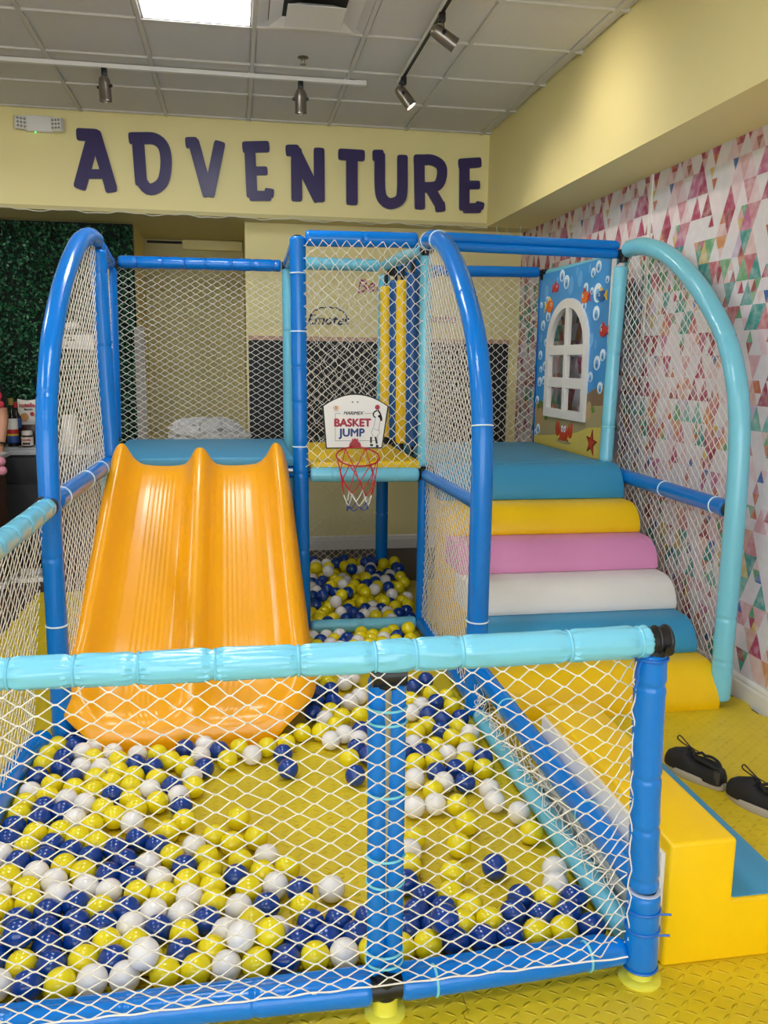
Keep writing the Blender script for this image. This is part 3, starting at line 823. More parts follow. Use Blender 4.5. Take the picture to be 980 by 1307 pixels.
pad_tube('side_rail', [(-.845, 1.95, .07), (-.845, 3.2, .06), (-.80, 3.47, .06)], .042, 'blue_vinyl', pit, seams=[.5], seg=22)
pad_tube('post', [(-.83, 1.86, .03), (-.82, 1.86, 1.05)], .043, 'blue_vinyl', pit, seams=[.3, .7])
for (x, y, r_) in ((.340, 1.846, .052), (1.028, 1.862, .056), (-.83, 1.86, .052)):
    MB().lathe([(r_, 0.0), (r_, .006), (r_ - .006, .010), (.034, .012), (.032, .016), (.032, .050), (.024, .052)], 32, Matrix.Translation((x, y, 0))).build('foot', 'foot_yellow', pit)

# ------------------------------------------------------------------ play tower frame
tw = thing('play_tower_frame', 'blue and aqua padded tube frame of the play tower with curved arches', 'frame', (.38, 4.85, 0))
ARCH = [(4.84, 2.262), (4.70, 2.262), (4.55, 2.238), (4.37, 2.185), (4.19, 2.10), (4.04, 2.01), (3.91, 1.915), (3.71, 1.725), (3.59, 1.515), (3.535, 1.28), (3.52, .95), (3.52, .50), (3.52, .03)]
def arch(x0, x1, R, m, ties, seams, shift=0., label=None):
    n = len(ARCH)
    pts = [(x0 + (x1 - x0) * min(1, k / 8), y, z + (shift if k < 9 else 0)) for k, (y, z) in enumerate(ARCH)]
    return pad_tube('arch', pts, R, m, tw, ties=ties, seams=seams, tie_mat='tie_white', pinch=.02, wrinkle=0, seg=28, label=label)
arch(-.705, -.735, .042, 'blue_vinyl', [2.48, 3.02], [.28, 1.55, 1.98, 2.2], -.05, 'blue arch at the slide side')
arch(1.075, 1.045, .0475, 'blue_vinyl', [.05, .30, 1.72, 2.58], [1.05, 2.9], .0, 'blue arch between the slide and the stairs')
arch(2.275, 2.255, .0475, 'aqua_vinyl', [], [1.30, 2.62, 2.83], .0, 'aqua arch by the triangle wallpaper')
FRY, BKY = 4.85, 6.06
R0 = .043
pad_tube('post', [(-.700, FRY, 2.165), (-.690, FRY, 1.6), (-.672, FRY - .02, 1.065)], .043, 'blue_vinyl', tw, seams=[.12, .5])
pad_tube('post', [(-.715, FRY, .03), (-.700, FRY, .985)], .038, 'aqua_dull', tw, seams=[.4])
MB().cyl((-.69, FRY, .98), (-.68, FRY, 1.08), .022, seg=16).build('pipe', 'galvanised', tw)
pad_tube('post', [(-.800, BKY, 2.20), (-.815, BKY, 1.06)], .043, 'blue_vinyl', tw, seams=[.25, .6])
pad_tube('post', [(-.805, BKY, .03), (-.805, BKY, 1.0)], .038, 'aqua_dull', tw)
pad_tube('post', [(.352, FRY, 2.268), (.360, FRY, 1.3), (.373, FRY, .03)], .044, 'blue_vinyl', tw, ties=[.19, .50, 1.14], tie_mat='tie_white', pinch=.03, wrinkle=.012, seams=[.70, .90, 1.3, 1.75])
MB().lathe([(.022, 2.255), (.022, 2.275), (.014, 2.278)], 20, Matrix.Translation((.352, FRY, 0))).build('end_cap', 'black_plastic', tw)
pad_tube('post', [(.372, BKY, 2.22), (.372, BKY, .03)], .040, 'aqua_dull', tw, seams=[.2, .42, .63, .85, 1.05, 1.5])
pad_tube('post', [(1.072, FRY, 2.19), (1.078, FRY, 1.0)], .034, 'aqua_vinyl', tw, seams=[.3, .6])
pad_tube('post', [(1.085, FRY, .93), (1.085, FRY, .03)], .034, 'blue_vinyl', tw)
pad_tube('post', [(1.045, BKY, 2.20), (1.035, BKY, 1.05)], .040, 'aqua_dull', tw, seams=[.5])
pad_tube('post', [(1.045, BKY, .96), (1.045, BKY, .03)], .044, 'blue_vinyl', tw, seams=[.45])
pad_tube('post', [(2.243, FRY, 2.165), (2.222, FRY - .01, 1.66), (2.202, FRY - .03, 1.015)], .040, 'aqua_vinyl', tw, seams=[.12, .50], ties=[.93], tie_mat='tie_aqua', pinch=.06)
pad_tube('post', [(2.235, BKY + .03, 2.2), (2.235, BKY + .03, 1.0)], .030, 'blue_vinyl', tw)
for (x, y) in ((2.26, FRY), (2.26, BKY)): pad_tube('post', [(x, y, .03), (x, y, .95)], .036, 'blue_vinyl', tw)
# top rails
pad_tube('rail', [(-.705, FRY + .03, 2.19), (-.80, BKY - .05, 2.215)], .040, 'blue_vinyl', tw, ties=[.2, .45, .7, .95], tie_mat='tie_blue', pinch=.05)
pad_tube('rail', [(-.745, BKY, 2.235), (.325, BKY, 2.240)], .040, 'blue_vinyl', tw, ties=[.12, .28, .42, .56, .74, .88, 1.02], tie_mat='tie_blue', pinch=.07, wrinkle=.02)
pad_tube('rail', [(.41, BKY, 2.262), (1.01, BKY, 2.262)], .042, 'aqua_vinyl', tw, seams=[.2, .4])
pad_tube('rail', [(1.14, BKY, 2.235), (2.17, BKY, 2.25)], .038, 'blue_vinyl', tw, seams=[.5])
pad_tube('rail', [(.352, FRY + .05, 2.245), (.372, BKY - .05, 2.25)], .036, 'blue_vinyl', tw)
pad_tube('rail', [(1.065, FRY + .05, 2.225), (1.050, 5.4, 2.245), (1.040, BKY - .06, 2.258)], .038, 'aqua_vinyl', tw, seams=[.5])
pad_tube('rail', [(1.085, 5.15, 2.20), (1.13, 5.6, 2.20), (1.36, 5.9, 2.20)], .030, 'blue_vinyl', tw)
pad_tube('rail', [(.395, FRY, 2.262), (1.02, FRY, 2.272)], .0425, 'blue_vinyl', tw, seams=[.32])
for dz in (.024, -.024):
    pad_tube('rail', [(1.13, FRY + .02, 2.275 + dz), (2.225, FRY + .02, 2.262 + dz)], .0275, 'blue_vinyl', tw)
pad_tube('rail', [(2.245, FRY + .08, 2.215), (2.235, BKY - .05, 2.235)], .034, 'aqua_dull', tw)
# deck-level rails
pad_tube('rail', [(-.728, 3.58, 1.028), (-.690, 4.80, 1.035)], .041, 'blue_vinyl', tw, ties=[.12, .62, 1.0], tie_mat='tie_white', pinch=.04, wrinkle=.01)
pad_tube('rail', [(2.252, 3.575, .945), (2.275, 4.80, .948)], .041, 'blue_vinyl', tw, ties=[.10, .62], tie_mat='tie_white', pinch=.04, wrinkle=.01)
pad_tube('rail', [(1.055, 3.575, .985), (1.085, 4.79, .955)], .034, 'blue_vinyl', tw)
pad_tube('rail', [(.415, FRY - .03, .962), (1.045, FRY - .03, .955)], .042, 'aqua_vinyl', tw, seams=[.13, .33, .5])
pad_tube('rail', [(-.64, FRY + .02, .972), (.33, FRY + .02, .972)], .034, 'blue_vinyl', tw)
pad_tube('rail', [(-.74, BKY, .97), (.33, BKY, .97)], .034, 'blue_vinyl', tw)
pad_tube('rail', [(.41, BKY, .955), (1.0, BKY, .955)], .034, 'aqua_dull', tw)
pad_tube('rail', [(1.12, BKY, .955), (2.2, BKY, .955)], .034, 'blue_vinyl', tw)
# base rails
pad_tube('base_rail', [(.42, FRY, .048), (1.05, FRY, .048)], .040, 'aqua_vinyl', tw, seams=[.3])
pad_tube('base_rail', [(1.075, 3.57, .055), (1.085, 4.80, .055)], .044, 'blue_vinyl', tw, seams=[.6])
pad_tube('base_rail', [(.42, BKY + .02, .048), (1.0, BKY + .02, .048)], .036, 'aqua_dull', tw)
pad_tube('base_rail', [(-.76, 3.56, .05), (-.72, 4.81, .05)], .036, 'blue_vinyl', tw)
# couplings
for (x, y, z) in ((-.715, 4.86, 2.20), (-.775, BKY, 2.225), (.365, BKY, 2.24), (1.075, FRY, 2.225), (1.10, BKY, 2.24), (2.255, FRY, 2.235), (2.215, BKY, 2.24), (-.685, FRY, 1.02), (2.265, FRY, .95), (1.075, FRY, .955)):
    MB().cyl((x - .035, y, z), (x + .035, y, z), .026, seg=18).cyl((x, y, z - .045), (x, y, z + .03), .025, seg=18).build('coupling', 'black_plastic', tw)
MB().torus((-.742, 3.49, 1.022), (0, 1, 0), .036, .010, 24).build('coupling', 'black_plastic', tw)
MB().torus((2.25, 3.562, .945), (0, 1, 0), .034, .008, 24).build('coupling', 'black_plastic', tw)
for (x, y) in ((-.735, 3.52), (1.045, 3.52), (.373, FRY), (1.045, BKY), (-.715, FRY)):
    MB().lathe([(.05, 0), (.05, .006), (.03, .010), (.026, .04)], 24, Matrix.Translation((x, y, 0))).build('foot', 'foot_yellow', tw)
# slide fixing bolts at the deck edge
for (x0, x1) in ((-.655, -.60), (.245, .315)):
    MB().cyl((x0, FRY - .02, .985), (x1, FRY - .02, .985), .014, seg=14).build('fixing_bolt', 'galvanised', tw)

# deck pads
def deck(label, lo, hi, m):
    tag(MB().box(lo, hi, .014, 3).build('deck_pad', m), label, 'deck', 'padded decks of the play tower')
deck('blue padded deck at the top of the orange slide', (-.72, FRY - .02, 1.008), (.325, BKY - .05, 1.062), 'deck_blue')
deck('yellow padded deck behind the basketball backboard', (.42, FRY - .02, .985), (1.06, BKY - .05, 1.035), 'foam_yellow')
deck('blue padded deck at the top of the roller stairs', (1.13, 4.765, .995), (2.165, BKY - .05, 1.032), 'deck_blue')

# hanging punch rollers between the two upper bays
for k, (x, y, m, lab) in enumerate(((1.022, 5.80, 'foam_yellow', 'yellow padded hanging roller nearer the back net'), (1.045, 5.58, 'roller_navy', 'navy padded hanging roller between the two yellow rollers'),
                                   (1.045, 5.34, 'foam_yellow', 'yellow padded hanging roller nearer the aqua front post'), (1.065, 5.12, 'roller_navy', 'navy padded hanging roller beside the aqua front post'))):
    t = thing('punch_roller', lab, 'padded roller', (x, y, 1.07), 'hanging padded rollers')
    pad_tube('roller_pad', [(x, y, 1.09), (x - .005, y, 1.6), (x - .01, y, 2.10 + .02 * (k % 2))], .040, m, t, wrinkle=0, seg=24)
    MB().sweep([(x - .01, y, 2.10), (x - .011, y, 2.185)], .013, 8).build('strap', 'black_rubber', t)
    MB().sweep([(x, y, 1.04), (x, y, 1.10)], .014, 8).build('strap', 'black_rubber', t)

# ------------------------------------------------------------------ double slide
slide = thing('double_slide', 'glossy orange double slide with two ribbed lanes and raised edges', 'slide', (-.19, 4.0, 0))
LP = [(4.826, 1.018), (4.74, .985), (4.6, .895), (4.4, .735), (4.2, .570), (4.0, .412), (3.87, .315), (3.74, .240), (3.63, .195), (3.53, .165), (3.45, .142), (3.405, .105), (3.388, .055), (3.384, .010)]
LPr, LL = resample([(0, y, z) for y, z in LP], .02)
LPr[-1, 2] = .006
NS = 141
S = np.linspace(-1, 1, NS)
PA = [0, .03, .06, .09, .13, .18, .25, .32, .40, .48, .56, .63, .69, .74, .78, .81, .845, .88, .92, .955, .98, 1.0]
PH = [.84, .82, .74, .58, .34, .16, .05, .01, 0, .02, .07, .15, .28, .46, .68, .88, 1.0, .99, .88, .65, .38, .05]
V = []; n_l = len(LPr)
for i, p in enumerate(LPr):
    t_ = i / (n_l - 1); y, z = p[1], p[2]
    hwid = .478 + .075 * min(1, t_ / .78)
    df = max(0, y - 3.384)
    if df < .27: hwid *= .60 + .40 * math.sqrt(max(0, 1 - (1 - df / .27) ** 2))
    rim = .155 - .050 * min(1, t_ * 1.4)
    top = min(1, max(0, (4.838 - y) / .075)); rim *= math.sin(top * PI / 2) ** .6
    if df < .36: rim *= max(0, df / .36) ** .6
    a_ = np.abs(S)
    h_ = rim * np.interp(a_, PA, PH)
    rib = (a_ > .27) & (a_ < .53) & (.05 < t_ < .93)
    h_ = h_ + np.where(rib, .0036 * np.maximum(0, np.sin((a_ - .27) / .26 * 6 * 2 * PI)) * min(1, max(0, (t_ - .05) / .05)), 0)
    V += [(-.195 - .022 * min(1, t_ / .78) + s_ * hwid, y, max(.004, z + q)) for s_, q in zip(S, h_)]
V = np.array(V)
U_ = V.copy().reshape(n_l, NS, 3); U_[:, :, 2] = np.maximum(U_[:, :, 2] - .014, .001); U_[-1, :, 1] += .012; U_[-2, :, 1] += .012
F = []
o_ = n_l * NS
for i in range(n_l - 1):
    for j in range(NS - 1):
        a = i * NS + j; F.append((a, a + 1, a + NS + 1, a + NS)); F.append((a + o_, a + o_ + NS, a + o_ + NS + 1, a + o_ + 1))
for i in range(n_l - 1):
    for j in (0, NS - 1):
        a = i * NS + j; F.append((a, a + NS, a + NS + o_, a + o_))
for j in range(NS - 1):
    F.append((j, j + o_, j + 1 + o_, j + 1)); a = (n_l - 1) * NS + j; F.append((a, a + 1, a + 1 + o_, a + o_))
MB().add(np.concatenate([V, U_.reshape(-1, 3)]), F).build('slide_shell', 'slide_plastic', slide, angle=60)
for x in (-.55, .16):
    MB().box((x - .03, 3.66, 0), (x + .03, 3.80, .17), .008).build('slide_foot', 'slide_plastic', slide)

# ------------------------------------------------------------------ safety nets
def bulge(amp, W, H): return lambda u, v: amp * math.sin(PI * min(1, max(0, u / W))) * math.sin(PI * min(1, max(0, v / H)))
b_ = bulge(.02, 1.75, .77)
net('safety_net', 'white diamond net across the near front of the ball pit', lambda u, v: np.array([-.80 + u, 1.808 + .052 * min(1, max(0, (u - 1.66) / .09)) ** 1.5 + .010 * max(0, 1 - v / .05) + .030 * max(0, (v - .74) / .08), .100 + v]), 1.785, .815, .074, .0415, .0017, jitter=.0014, inside=lambda u, v: u < 1.785 - .032 * v / .8 - .006 * math.sin(v * 40))
b2 = bulge(-.05, 1.6, .9)
net('safety_net', 'white net hanging under the aqua side rail of the ball pit', lambda u, v: np.array([-.838 + .085 * v / .92 + b2(u, v) * .5, 1.88 + u, .10 + v - .05 * math.sin(PI * u / 1.6) * min(1, (.92 - v) * 3 + .2)]), 1.6, .92, .062, .054, .0019, jitter=.0015)
AZ = [p[1] for p in ARCH[::-1]]; AY = [p[0] for p in ARCH[::-1]]
ay_inc = np.array([p[0] for p in ARCH[::-1] if True]); 
def under_arch(shift=0.):
    ys_ = np.array([3.52, 3.535, 3.59, 3.71, 3.91, 4.04, 4.19, 4.37, 4.55, 4.70, 4.9]); zs_ = np.array([1.0, 1.28, 1.515, 1.725, 1.915, 2.01, 2.10, 2.185, 2.238, 2.262, 2.262]) + shift
    return lambda y, z: z < np.interp(y, ys_, zs_) - .035
ua = under_arch(-.05)
net('safety_net', 'white net filling the blue arch at the slide side', lambda u, v: np.array([-.735 + .03 * min(1, u / 1.3) + .015 * math.sin(3 * v), 3.54 + u, .06 + v]), 1.30, 2.2, .062, .050, .0021, inside=lambda u, v: ua(3.54 + u, .06 + v), jitter=.0010)
net('safety_net', 'white net on the open side of the slide deck', lambda u, v: np.array([-.72 - .085 * u / 1.15, 4.88 + u, .06 + v]), 1.15, 2.13, .062, .050, .0021, jitter=.0010)
net('safety_net', 'white net behind the slide deck', lambda u, v: np.array([-.80 + u, BKY + .03 + .02 * math.sin(2 * u), 1.03 + v]), 1.16, 1.19, .073, .043, .0022, jitter=.0014)
net('safety_net', 'white net behind the yellow upper deck', lambda u, v: np.array([.38 + u, BKY + .04, 1.03 + v]), .68, 1.2, .064, .052, .0020, jitter=.002)
net('safety_net', 'shaded net at the back under the yellow deck', lambda u, v: np.array([.38 + u, BKY + .03, .06 + v]), .68, .9, .060, .050, .0020, jitter=.003)
net('safety_net', 'white net behind the basketball backboard at the front of the tower', lambda u, v: np.array([.385 + u, FRY - .035 + .02 * math.sin(3 * v), 1.0 + v]), .675, 1.25, .066, .064, .0022, jitter=.004)
um = under_arch(0)
net('safety_net', 'white net filling the middle blue arch beside the stairs', lambda u, v: np.array([1.045 + .035 * min(1, u / 1.3) + .012 * math.sin(3 * v), 3.54 + u, .10 + v]), 1.28, 2.17, .062, .050, .0021, inside=lambda u, v: um(3.54 + u, .10 + v), jitter=.0010)
net('safety_net', 'white net behind the stairs deck', lambda u, v: np.array([1.10 + u, BKY + .03 - .03 * math.sin(2 * v), 1.0 + v]), 1.075, 1.22, .070, .058, .0024, jitter=.003)
net('safety_net', 'white net filling the aqua arch by the triangle wallpaper', lambda u, v: np.array([2.262 + .01 * min(1, u / 1.3) + .02 * math.sin(PI * min(1, u / 1.2)), 3.54 + u, .06 + v]), 1.28, 2.2, .064, .054, .0022, inside=lambda u, v: um(3.54 + u, .06 + v), jitter=.0015)
# slack net bunched along the low side of the pit
P = []
sn = MB()
for k in range(26):
    y0 = 2.0 + .056 * k; pts = []
    for q in range(7):
        pts.append((1.035 + rng.normal(0, .012), y0 + .03 * q + rng.normal(0, .02), .09 + .022 * q + rng.normal(0, .012)))
    P2, _ = resample(pts, .012); sn.sweep(P2, .0016, 4)
for k in range(26):
    y0 = 2.15 + .052 * k; pts = []
    for q in range(7):
        pts.append((1.03 + rng.normal(0, .012), y0 - .03 * q + rng.normal(0, .02), .09 + .022 * q + rng.normal(0, .012)))
    P2, _ = resample(pts, .012); sn.sweep(P2, .0016, 4)
tag(sn.build('safety_net', 'net_cord'), 'slack white net bunched between the two low side rails of the pit', 'net')
# border cords of the near net
nb = MB()
for x, z0, z1 in ((.985, .12, .885),):
    pts = [(x - .032 * k / 30 + .005 * math.sin(k * 1.7), 1.853 + .004 * math.sin(k * 2.3), z0 + (z1 - z0) * k / 30) for k in range(31)]
    nb.sweep(pts, .0018, 6)
pts = [(-.80 + 1.768 * k / 120, 1.817 + .001 * math.sin(k), .100 + .0015 * math.sin(k * .8)) for k in range(121)]
nb.sweep(pts, .0022, 6)
tag(nb.build('border_cord', 'net_cord'), 'white border cord along the edge of the near pit net', 'cord')

# ------------------------------------------------------------------ stairs of foam rollers
RL = [(3.475, 0.0, 'foam_yellow', 'lowest yellow foam roller step standing on the floor mat'),
      (3.69, .207, 'foam_blue', 'blue foam roller step between the white one and the lowest yellow one'),
      (3.915, .364, 'foam_white', 'white foam roller step'),
      (4.14, .521, 'foam_pink', 'pink foam roller step'),
      (4.365, .678, 'foam_yellow', 'yellow foam roller step between the pink one and the top blue one'),
      (4.59, .836, 'foam_blue', 'topmost blue foam roller step at the deck edge')]
for k, (y, z, m, lab) in enumerate(RL):
    H_ = (.205, .155, .155, .155, .155, .190)[k]; r_ = .165
    prof = []
    prof.append((y + .006, z))
    for q in range(15):
        a = .08 + (PI / 2 - .08) * q / 14
        prof.append((y + r_ - r_ * math.cos(a) ** .85, z + H_ * math.sin(a) ** .95))
    dback = .31 if k < 5 else .17
    prof += [(y + dback, z + H_), (y + dback, z)]
    x0, x1 = (1.125, 2.225)
    if k == 0: x1 = 2.235
    mb = MB()
    # puffy ends: three sections
    n = len(prof); cy_ = y + .17; cz_ = z + H_ / 2
    secs = [(x0, .97), (x0 + .006, .99), (x0 + .014, 1.0), ((x0 + x1) / 2, 1.0), (x1 - .014, 1.0), (x1 - .006, .99), (x1, .97)]
    V = []; F = []
    for (x, sc) in secs: V += [(x, cy_ + (p[0] - cy_) * sc if p[0] < cy_ else p[0], z + (p[1] - z) * sc) for p in prof]
    for i in range(len(secs) - 1):
        for j in range(n): F.append((i * n + j, i * n + (j + 1) % n, (i + 1) * n + (j + 1) % n, (i + 1) * n + j))
    F += [tuple(range(n)), tuple((len(secs) - 1) * n + j for j in range(n))[::-1]]
    tag(mb.add(V, F).build('roller_step', m, angle=55), lab, 'foam step', 'foam roller steps of the stairs')
# foam carcass the rollers rest on
cx0, cx1 = 1.14, 2.21
prof = [(3.60, 0.0)]
for (y, z, _, _) in RL[1:]: prof += [(y + .10, prof[-1][1]), (y + .10, z)]
prof += [(4.755, RL[-1][1]), (4.755, 0)]
tag(MB().prism(prof, (cx1 - cx0, 0, 0), O=(cx0, 0, 0), U=(0, 1, 0), W=(0, 0, 1)).build('stair_base', 'foam_yellow', smooth=False), 'foam base block under the roller steps', 'stair base')

# ------------------------------------------------------------------ entry step block
t = thing('entry_step', 'yellow two-level foam entry step with blue lower tread', 'foam step', (1.3, 2.3, 0))
b_ = bmesh.new()
pv = [(1.105, 0), (1.51, 0), (1.51, .180), (1.297, .180), (1.297, .362), (1.105, .362)]
f_ = b_.faces.new([b_.verts.new((x, 1.885, z)) for x, z in pv])
ex = bmesh.ops.extrude_face_region(b_, geom=[f_])
bmesh.ops.translate(b_, verts=[v for v in ex['geom'] if isinstance(v, bmesh.types.BMVert)], vec=(0, .93, 0))
bmesh.ops.bevel(b_, geom=b_.edges[:], offset=.011, segments=3, affect='EDGES', profile=.5)
MB().bm(b_).build('foam_block', 'foam_yellow', t)
MB().box((1.298, 1.897, .180), (1.500, 2.79, .184), .002).build('tread', 'deck_blue', t)
MB().box((1.090, 1.905, .002), (1.105, 2.81, .325), .004).build('backing_panel', 'white_plastic', t)

# ------------------------------------------------------------------ basketball set
t = thing('basketball_hoop', 'small white basketball backboard with a red hoop and net', 'basketball hoop', (.665, 4.79, 1.11))
yb_ = 4.782
out = [(.50, 1.113), (.478, 1.352)]
for k in range(13):
    a = k / 12; out.append((.478 + .38 * a, 1.352 + .073 * math.sin(PI * a) ** .9))
out += [(.858, 1.350), (.822, 1.113)]
def inset(poly, d):
    c = np.mean(poly, 0); return [tuple(np.array(p) + (c - np.array(p)) / np.linalg.norm(c - np.array(p)) * d) for p in poly]
out = [p for k, p in enumerate(out) if k == 0 or np.hypot(p[0] - out[k - 1][0], p[1] - out[k - 1][1]) > 1e-4]
MB().prism(out, (0, .010, 0), O=(0, yb_, 0)).build('backboard_edge', 'print_black', t, smooth=False)
bb = MB().prism(inset(out, .009), (0, .004, 0), O=(0, yb_ - .0015, 0)).build('backboard', 'board_white', t, smooth=False)
U, Wv = (1, 0, 0), (0, 0, 1)
yp = yb_ - .0022
put_text('print_word', 'MARIMEX', .026, 'print_black', bb, (.653, yp, 1.313), U, Wv, shear=.35, sx=1.0, thick=.0006)
put_text('print_word', 'BASKET', .060, 'print_red', bb, (.650, yp, 1.258), U, Wv, sx=1.02, thick=.0030)
put_text('print_word', 'JUMP', .062, 'print_navy', bb, (.648, yp, 1.202), U, Wv, sx=1.02, thick=.0024)
def bar(a, b, w, m, par=bb, name='print_line', dy=0):
    a = np.array(a); b = np.array(b); d = (b - a) / np.linalg.norm(b - a); n = np.array([-d[1], d[0]]) * w / 2
    MB().prism([a + n, a - n, b - n, b + n], (0, .0006, 0), O=(0, yp - .0003 + dy, 0)).build(name, m, par, smooth=False)
for a, b in (((.553, 1.312), (.585, 1.312)), ((.553, 1.312), (.553, 1.285)), ((.553, 1.232), (.553, 1.158)), ((.553, 1.158), (.795, 1.158)), ((.795, 1.158), (.795, 1.19)), ((.718, 1.312), (.775, 1.312))):
    bar(a, b, .002, 'print_grey')
for c, m in (((.552, 1.343), 'print_orange'), ((.562, 1.343), 'print_orange')):
    MB().torus((c[0], yp, c[1]), (0, 1, 0), .009, .0016, 18, 6).build('print_logo', m, bb)
bar((.557, 1.354), (.557, 1.333), .004, 'print_orange'); bar((.545, 1.326), (.569, 1.326), .002, 'print_grey')
# player silhouette: ball, raised arms, shirt outline, legs
MB().cyl((.792, yp - .0006, 1.347), (.792, yp + .0006, 1.347), .014, seg=20).build('print_ball', 'print_red', bb)
for a, b, w in (((.790, 1.330), (.771, 1.318), .008), ((.771, 1.318), (.768, 1.300), .008), ((.768, 1.300), (.782, 1.288), .007), ((.795, 1.332), (.808, 1.312), .009), ((.808, 1.312), (.818, 1.280), .009), ((.806, 1.304), (.816, 1.270), .012), ((.797, 1.300), (.806, 1.292), .011)):
    bar(a, b, w, 'print_black', name='print_figure', dy=-.0004)
for a, b in (((.782, 1.285), (.772, 1.235)), ((.772, 1.235), (.758, 1.205)), ((.758, 1.205), (.770, 1.180)), ((.808, 1.270), (.802, 1.225)), ((.802, 1.225), (.806, 1.200)), ((.806, 1.200), (.790, 1.182)), ((.775, 1.225), (.803, 1.215))):
    bar(a, b, .0018, 'print_grey', name='print_figure')
for a, b, w in (((.757, 1.180), (.757, 1.145), .011), ((.752, 1.136), (.768, 1.130), .013), ((.782, 1.180), (.791, 1.140), .011), ((.786, 1.130), (.800, 1.124), .014)):
    bar(a, b, w, 'print_black', name='print_figure')
for x in (.650, .679): MB().cyl((x, yp - .001, 1.376), (x, yp + .001, 1.376), .004, seg=12).build('screw_hole', 'print_black', bb)
# bracket and ring
br = [(.630, 1.126), (.700, 1.126), (.694, 1.146), (.680, 1.158), (.680, 1.172), (.673, 1.166), (.664, 1.174), (.655, 1.166), (.648, 1.172), (.648, 1.158), (.636, 1.146)]
MB().prism(br, (0, .012, 0), O=(0, yb_ - .014, 0)).box((.645, yb_ - .045, 1.120), (.683, yb_ - .006, 1.130), .002).build('bracket', 'hoop_red', t, smooth=False)
TL = math.radians(20)
rc = np.array([.660, yb_ - .155, 1.085]); rr = .118
MB().torus(rc, (0, -math.sin(TL), math.cos(TL)), rr, .005, 40, 8).build('ring', 'hoop_red', t)
hn = {'cord_red': MB(), 'cord_white': MB(), 'cord_blue': MB()}
lv = [(.116, 0.0), (.105, -.11), (.078, -.20), (.062, -.265), (.058, -.30)]
def hp(k, l):
    r_, z_ = lv[l]; a = 2 * PI * (k / 6) ; return rc + np.array([r_ * math.cos(a), r_ * math.sin(a) * math.cos(TL), r_ * math.sin(a) * math.sin(TL) * (1, .6, .3, .15, 0)[l] + z_ + (rng.normal(0, .008) if l else 0)])
HPn = {(k, l): hp(k + (.5 if l % 2 else 0), l) for k in range(6) for l in range(5)}
for l, m in ((0, 'cord_red'), (1, 'cord_red'), (2, 'cord_white'), (3, 'cord_blue')):
    for k in range(6):
        for k2 in ((k, (k - 1) % 6) if l % 2 == 0 else (k, (k + 1) % 6)):
            a = HPn[(k, l)]; b = HPn[(k2, l + 1)]; mid = (a + b) / 2 + np.array([0, 0, -.008])
            if l == 0: mid = a * .5 + b * .5 + (rc * 0)
            P2, _ = resample([a, mid, b], .02); hn[m].sweep(P2, .0028, 5)
for m, mb in hn.items(): mb.build('hoop_net', m, t)

# ------------------------------------------------------------------ sea mural panel with arched window
PX = 2.200
t = thing('sea_mural_panel', 'printed underwater panel with a white arched window beside the stairs', 'panel', (PX, 5.45, 1.0))
YA, YZ, ZA, ZT = 4.875, 6.085, 1.02, 2.232
wy0, wy1, wz0, wzs, wzt = 5.145, 5.865, 1.235, 1.71, 2.03
wc = (wy0 + wy1) / 2; whw = (wy1 - wy0) / 2
def archline(inset_, n=20):
    hw_ = whw - inset_; pts = [(wc - hw_, wz0 + inset_), (wc - hw_, wzs)]
    for k in range(1, n):
        a = PI - PI * k / n; pts.append((wc + hw_ * math.cos(a), wzs + (wzt - inset_ - wzs) * math.sin(a)))
    pts += [(wc + hw_, wzs), (wc + hw_, wz0 + inset_)]
    return pts
def plate_with_hole(outer_fn, hole, th, x):
    """ring between the hole outline and an outer outline of equal point count"""
    n = len(hole); mb = MB()
    outer = outer_fn(hole)
    V = [(x, p[0], p[1]) for p in outer] + [(x, p[0], p[1]) for p in hole] + [(x + th, p[0], p[1]) for p in outer] + [(x + th, p[0], p[1]) for p in hole]
    F = []
    for i in range(n):
        j = (i + 1) % n
        F += [(i, j, n + j, n + i), (2 * n + i, 3 * n + i, 3 * n + j, 2 * n + j), (n + i, n + j, 3 * n + j, 3 * n + i), (i, 2 * n + i, 2 * n + j, j)]
    return mb.add(V, F)
def to_rect(hole):
    out = []
    for (y, z) in hole:
        dy, dz = y - wc, z - 1.63
        k = min([abs((YA - wc) / dy) if dy < 0 else 9e9, abs((YZ - wc) / dy) if dy > 0 else 9e9, abs((ZT - 1.63) / dz) if dz > 0 else 9e9, abs((ZA - 1.63) / dz) if dz < 0 else 9e9])
        out.append((wc + dy * k, 1.63 + dz * k))
    return out
def densify(p, step=.03):
    out = []
    for i in range(len(p)):
        a = np.array(p[i]); b = np.array(p[(i + 1) % len(p)]); n = max(1, int(np.linalg.norm(b - a) / step))
        out += [tuple(a + (b - a) * q / n) for q in range(n)]
    return out
hole = densify(archline(.045))
# snap the points nearest to the panel corners
def to_rect2(h_):
    o = to_rect(h_)
    for c in ((YA, ZA), (YZ, ZA), (YA, ZT), (YZ, ZT)):
        k = int(np.argmin([np.hypot(p[0] - c[0], p[1] - c[1]) for p in o])); o[k] = c
    return o
pn = plate_with_hole(to_rect2, hole, .012, PX).build('panel_board', 'sea_blue', t, smooth=False)
MB().box((PX - .006, YA - .012, ZA), (PX + .02, YA, ZT)).build('edge_trim', 'white_plastic', t, smooth=False)
MB().box((PX - .006, YZ, ZA), (PX + .02, YZ + .02, ZT)).build('edge_trim', 'blue_vinyl', t, smooth=False)
fr = plate_with_hole(lambda h_: densify(archline(0.0))[:len(h_)] if False else [(wc + (y - wc) * whw / (whw - .06), wz0 + .0 + (z - (wz0 + .06)) * (wzt - wz0) / (wzt - wz0 - .12)) for y, z in h_], densify(archline(.06)), .034, PX - .022)
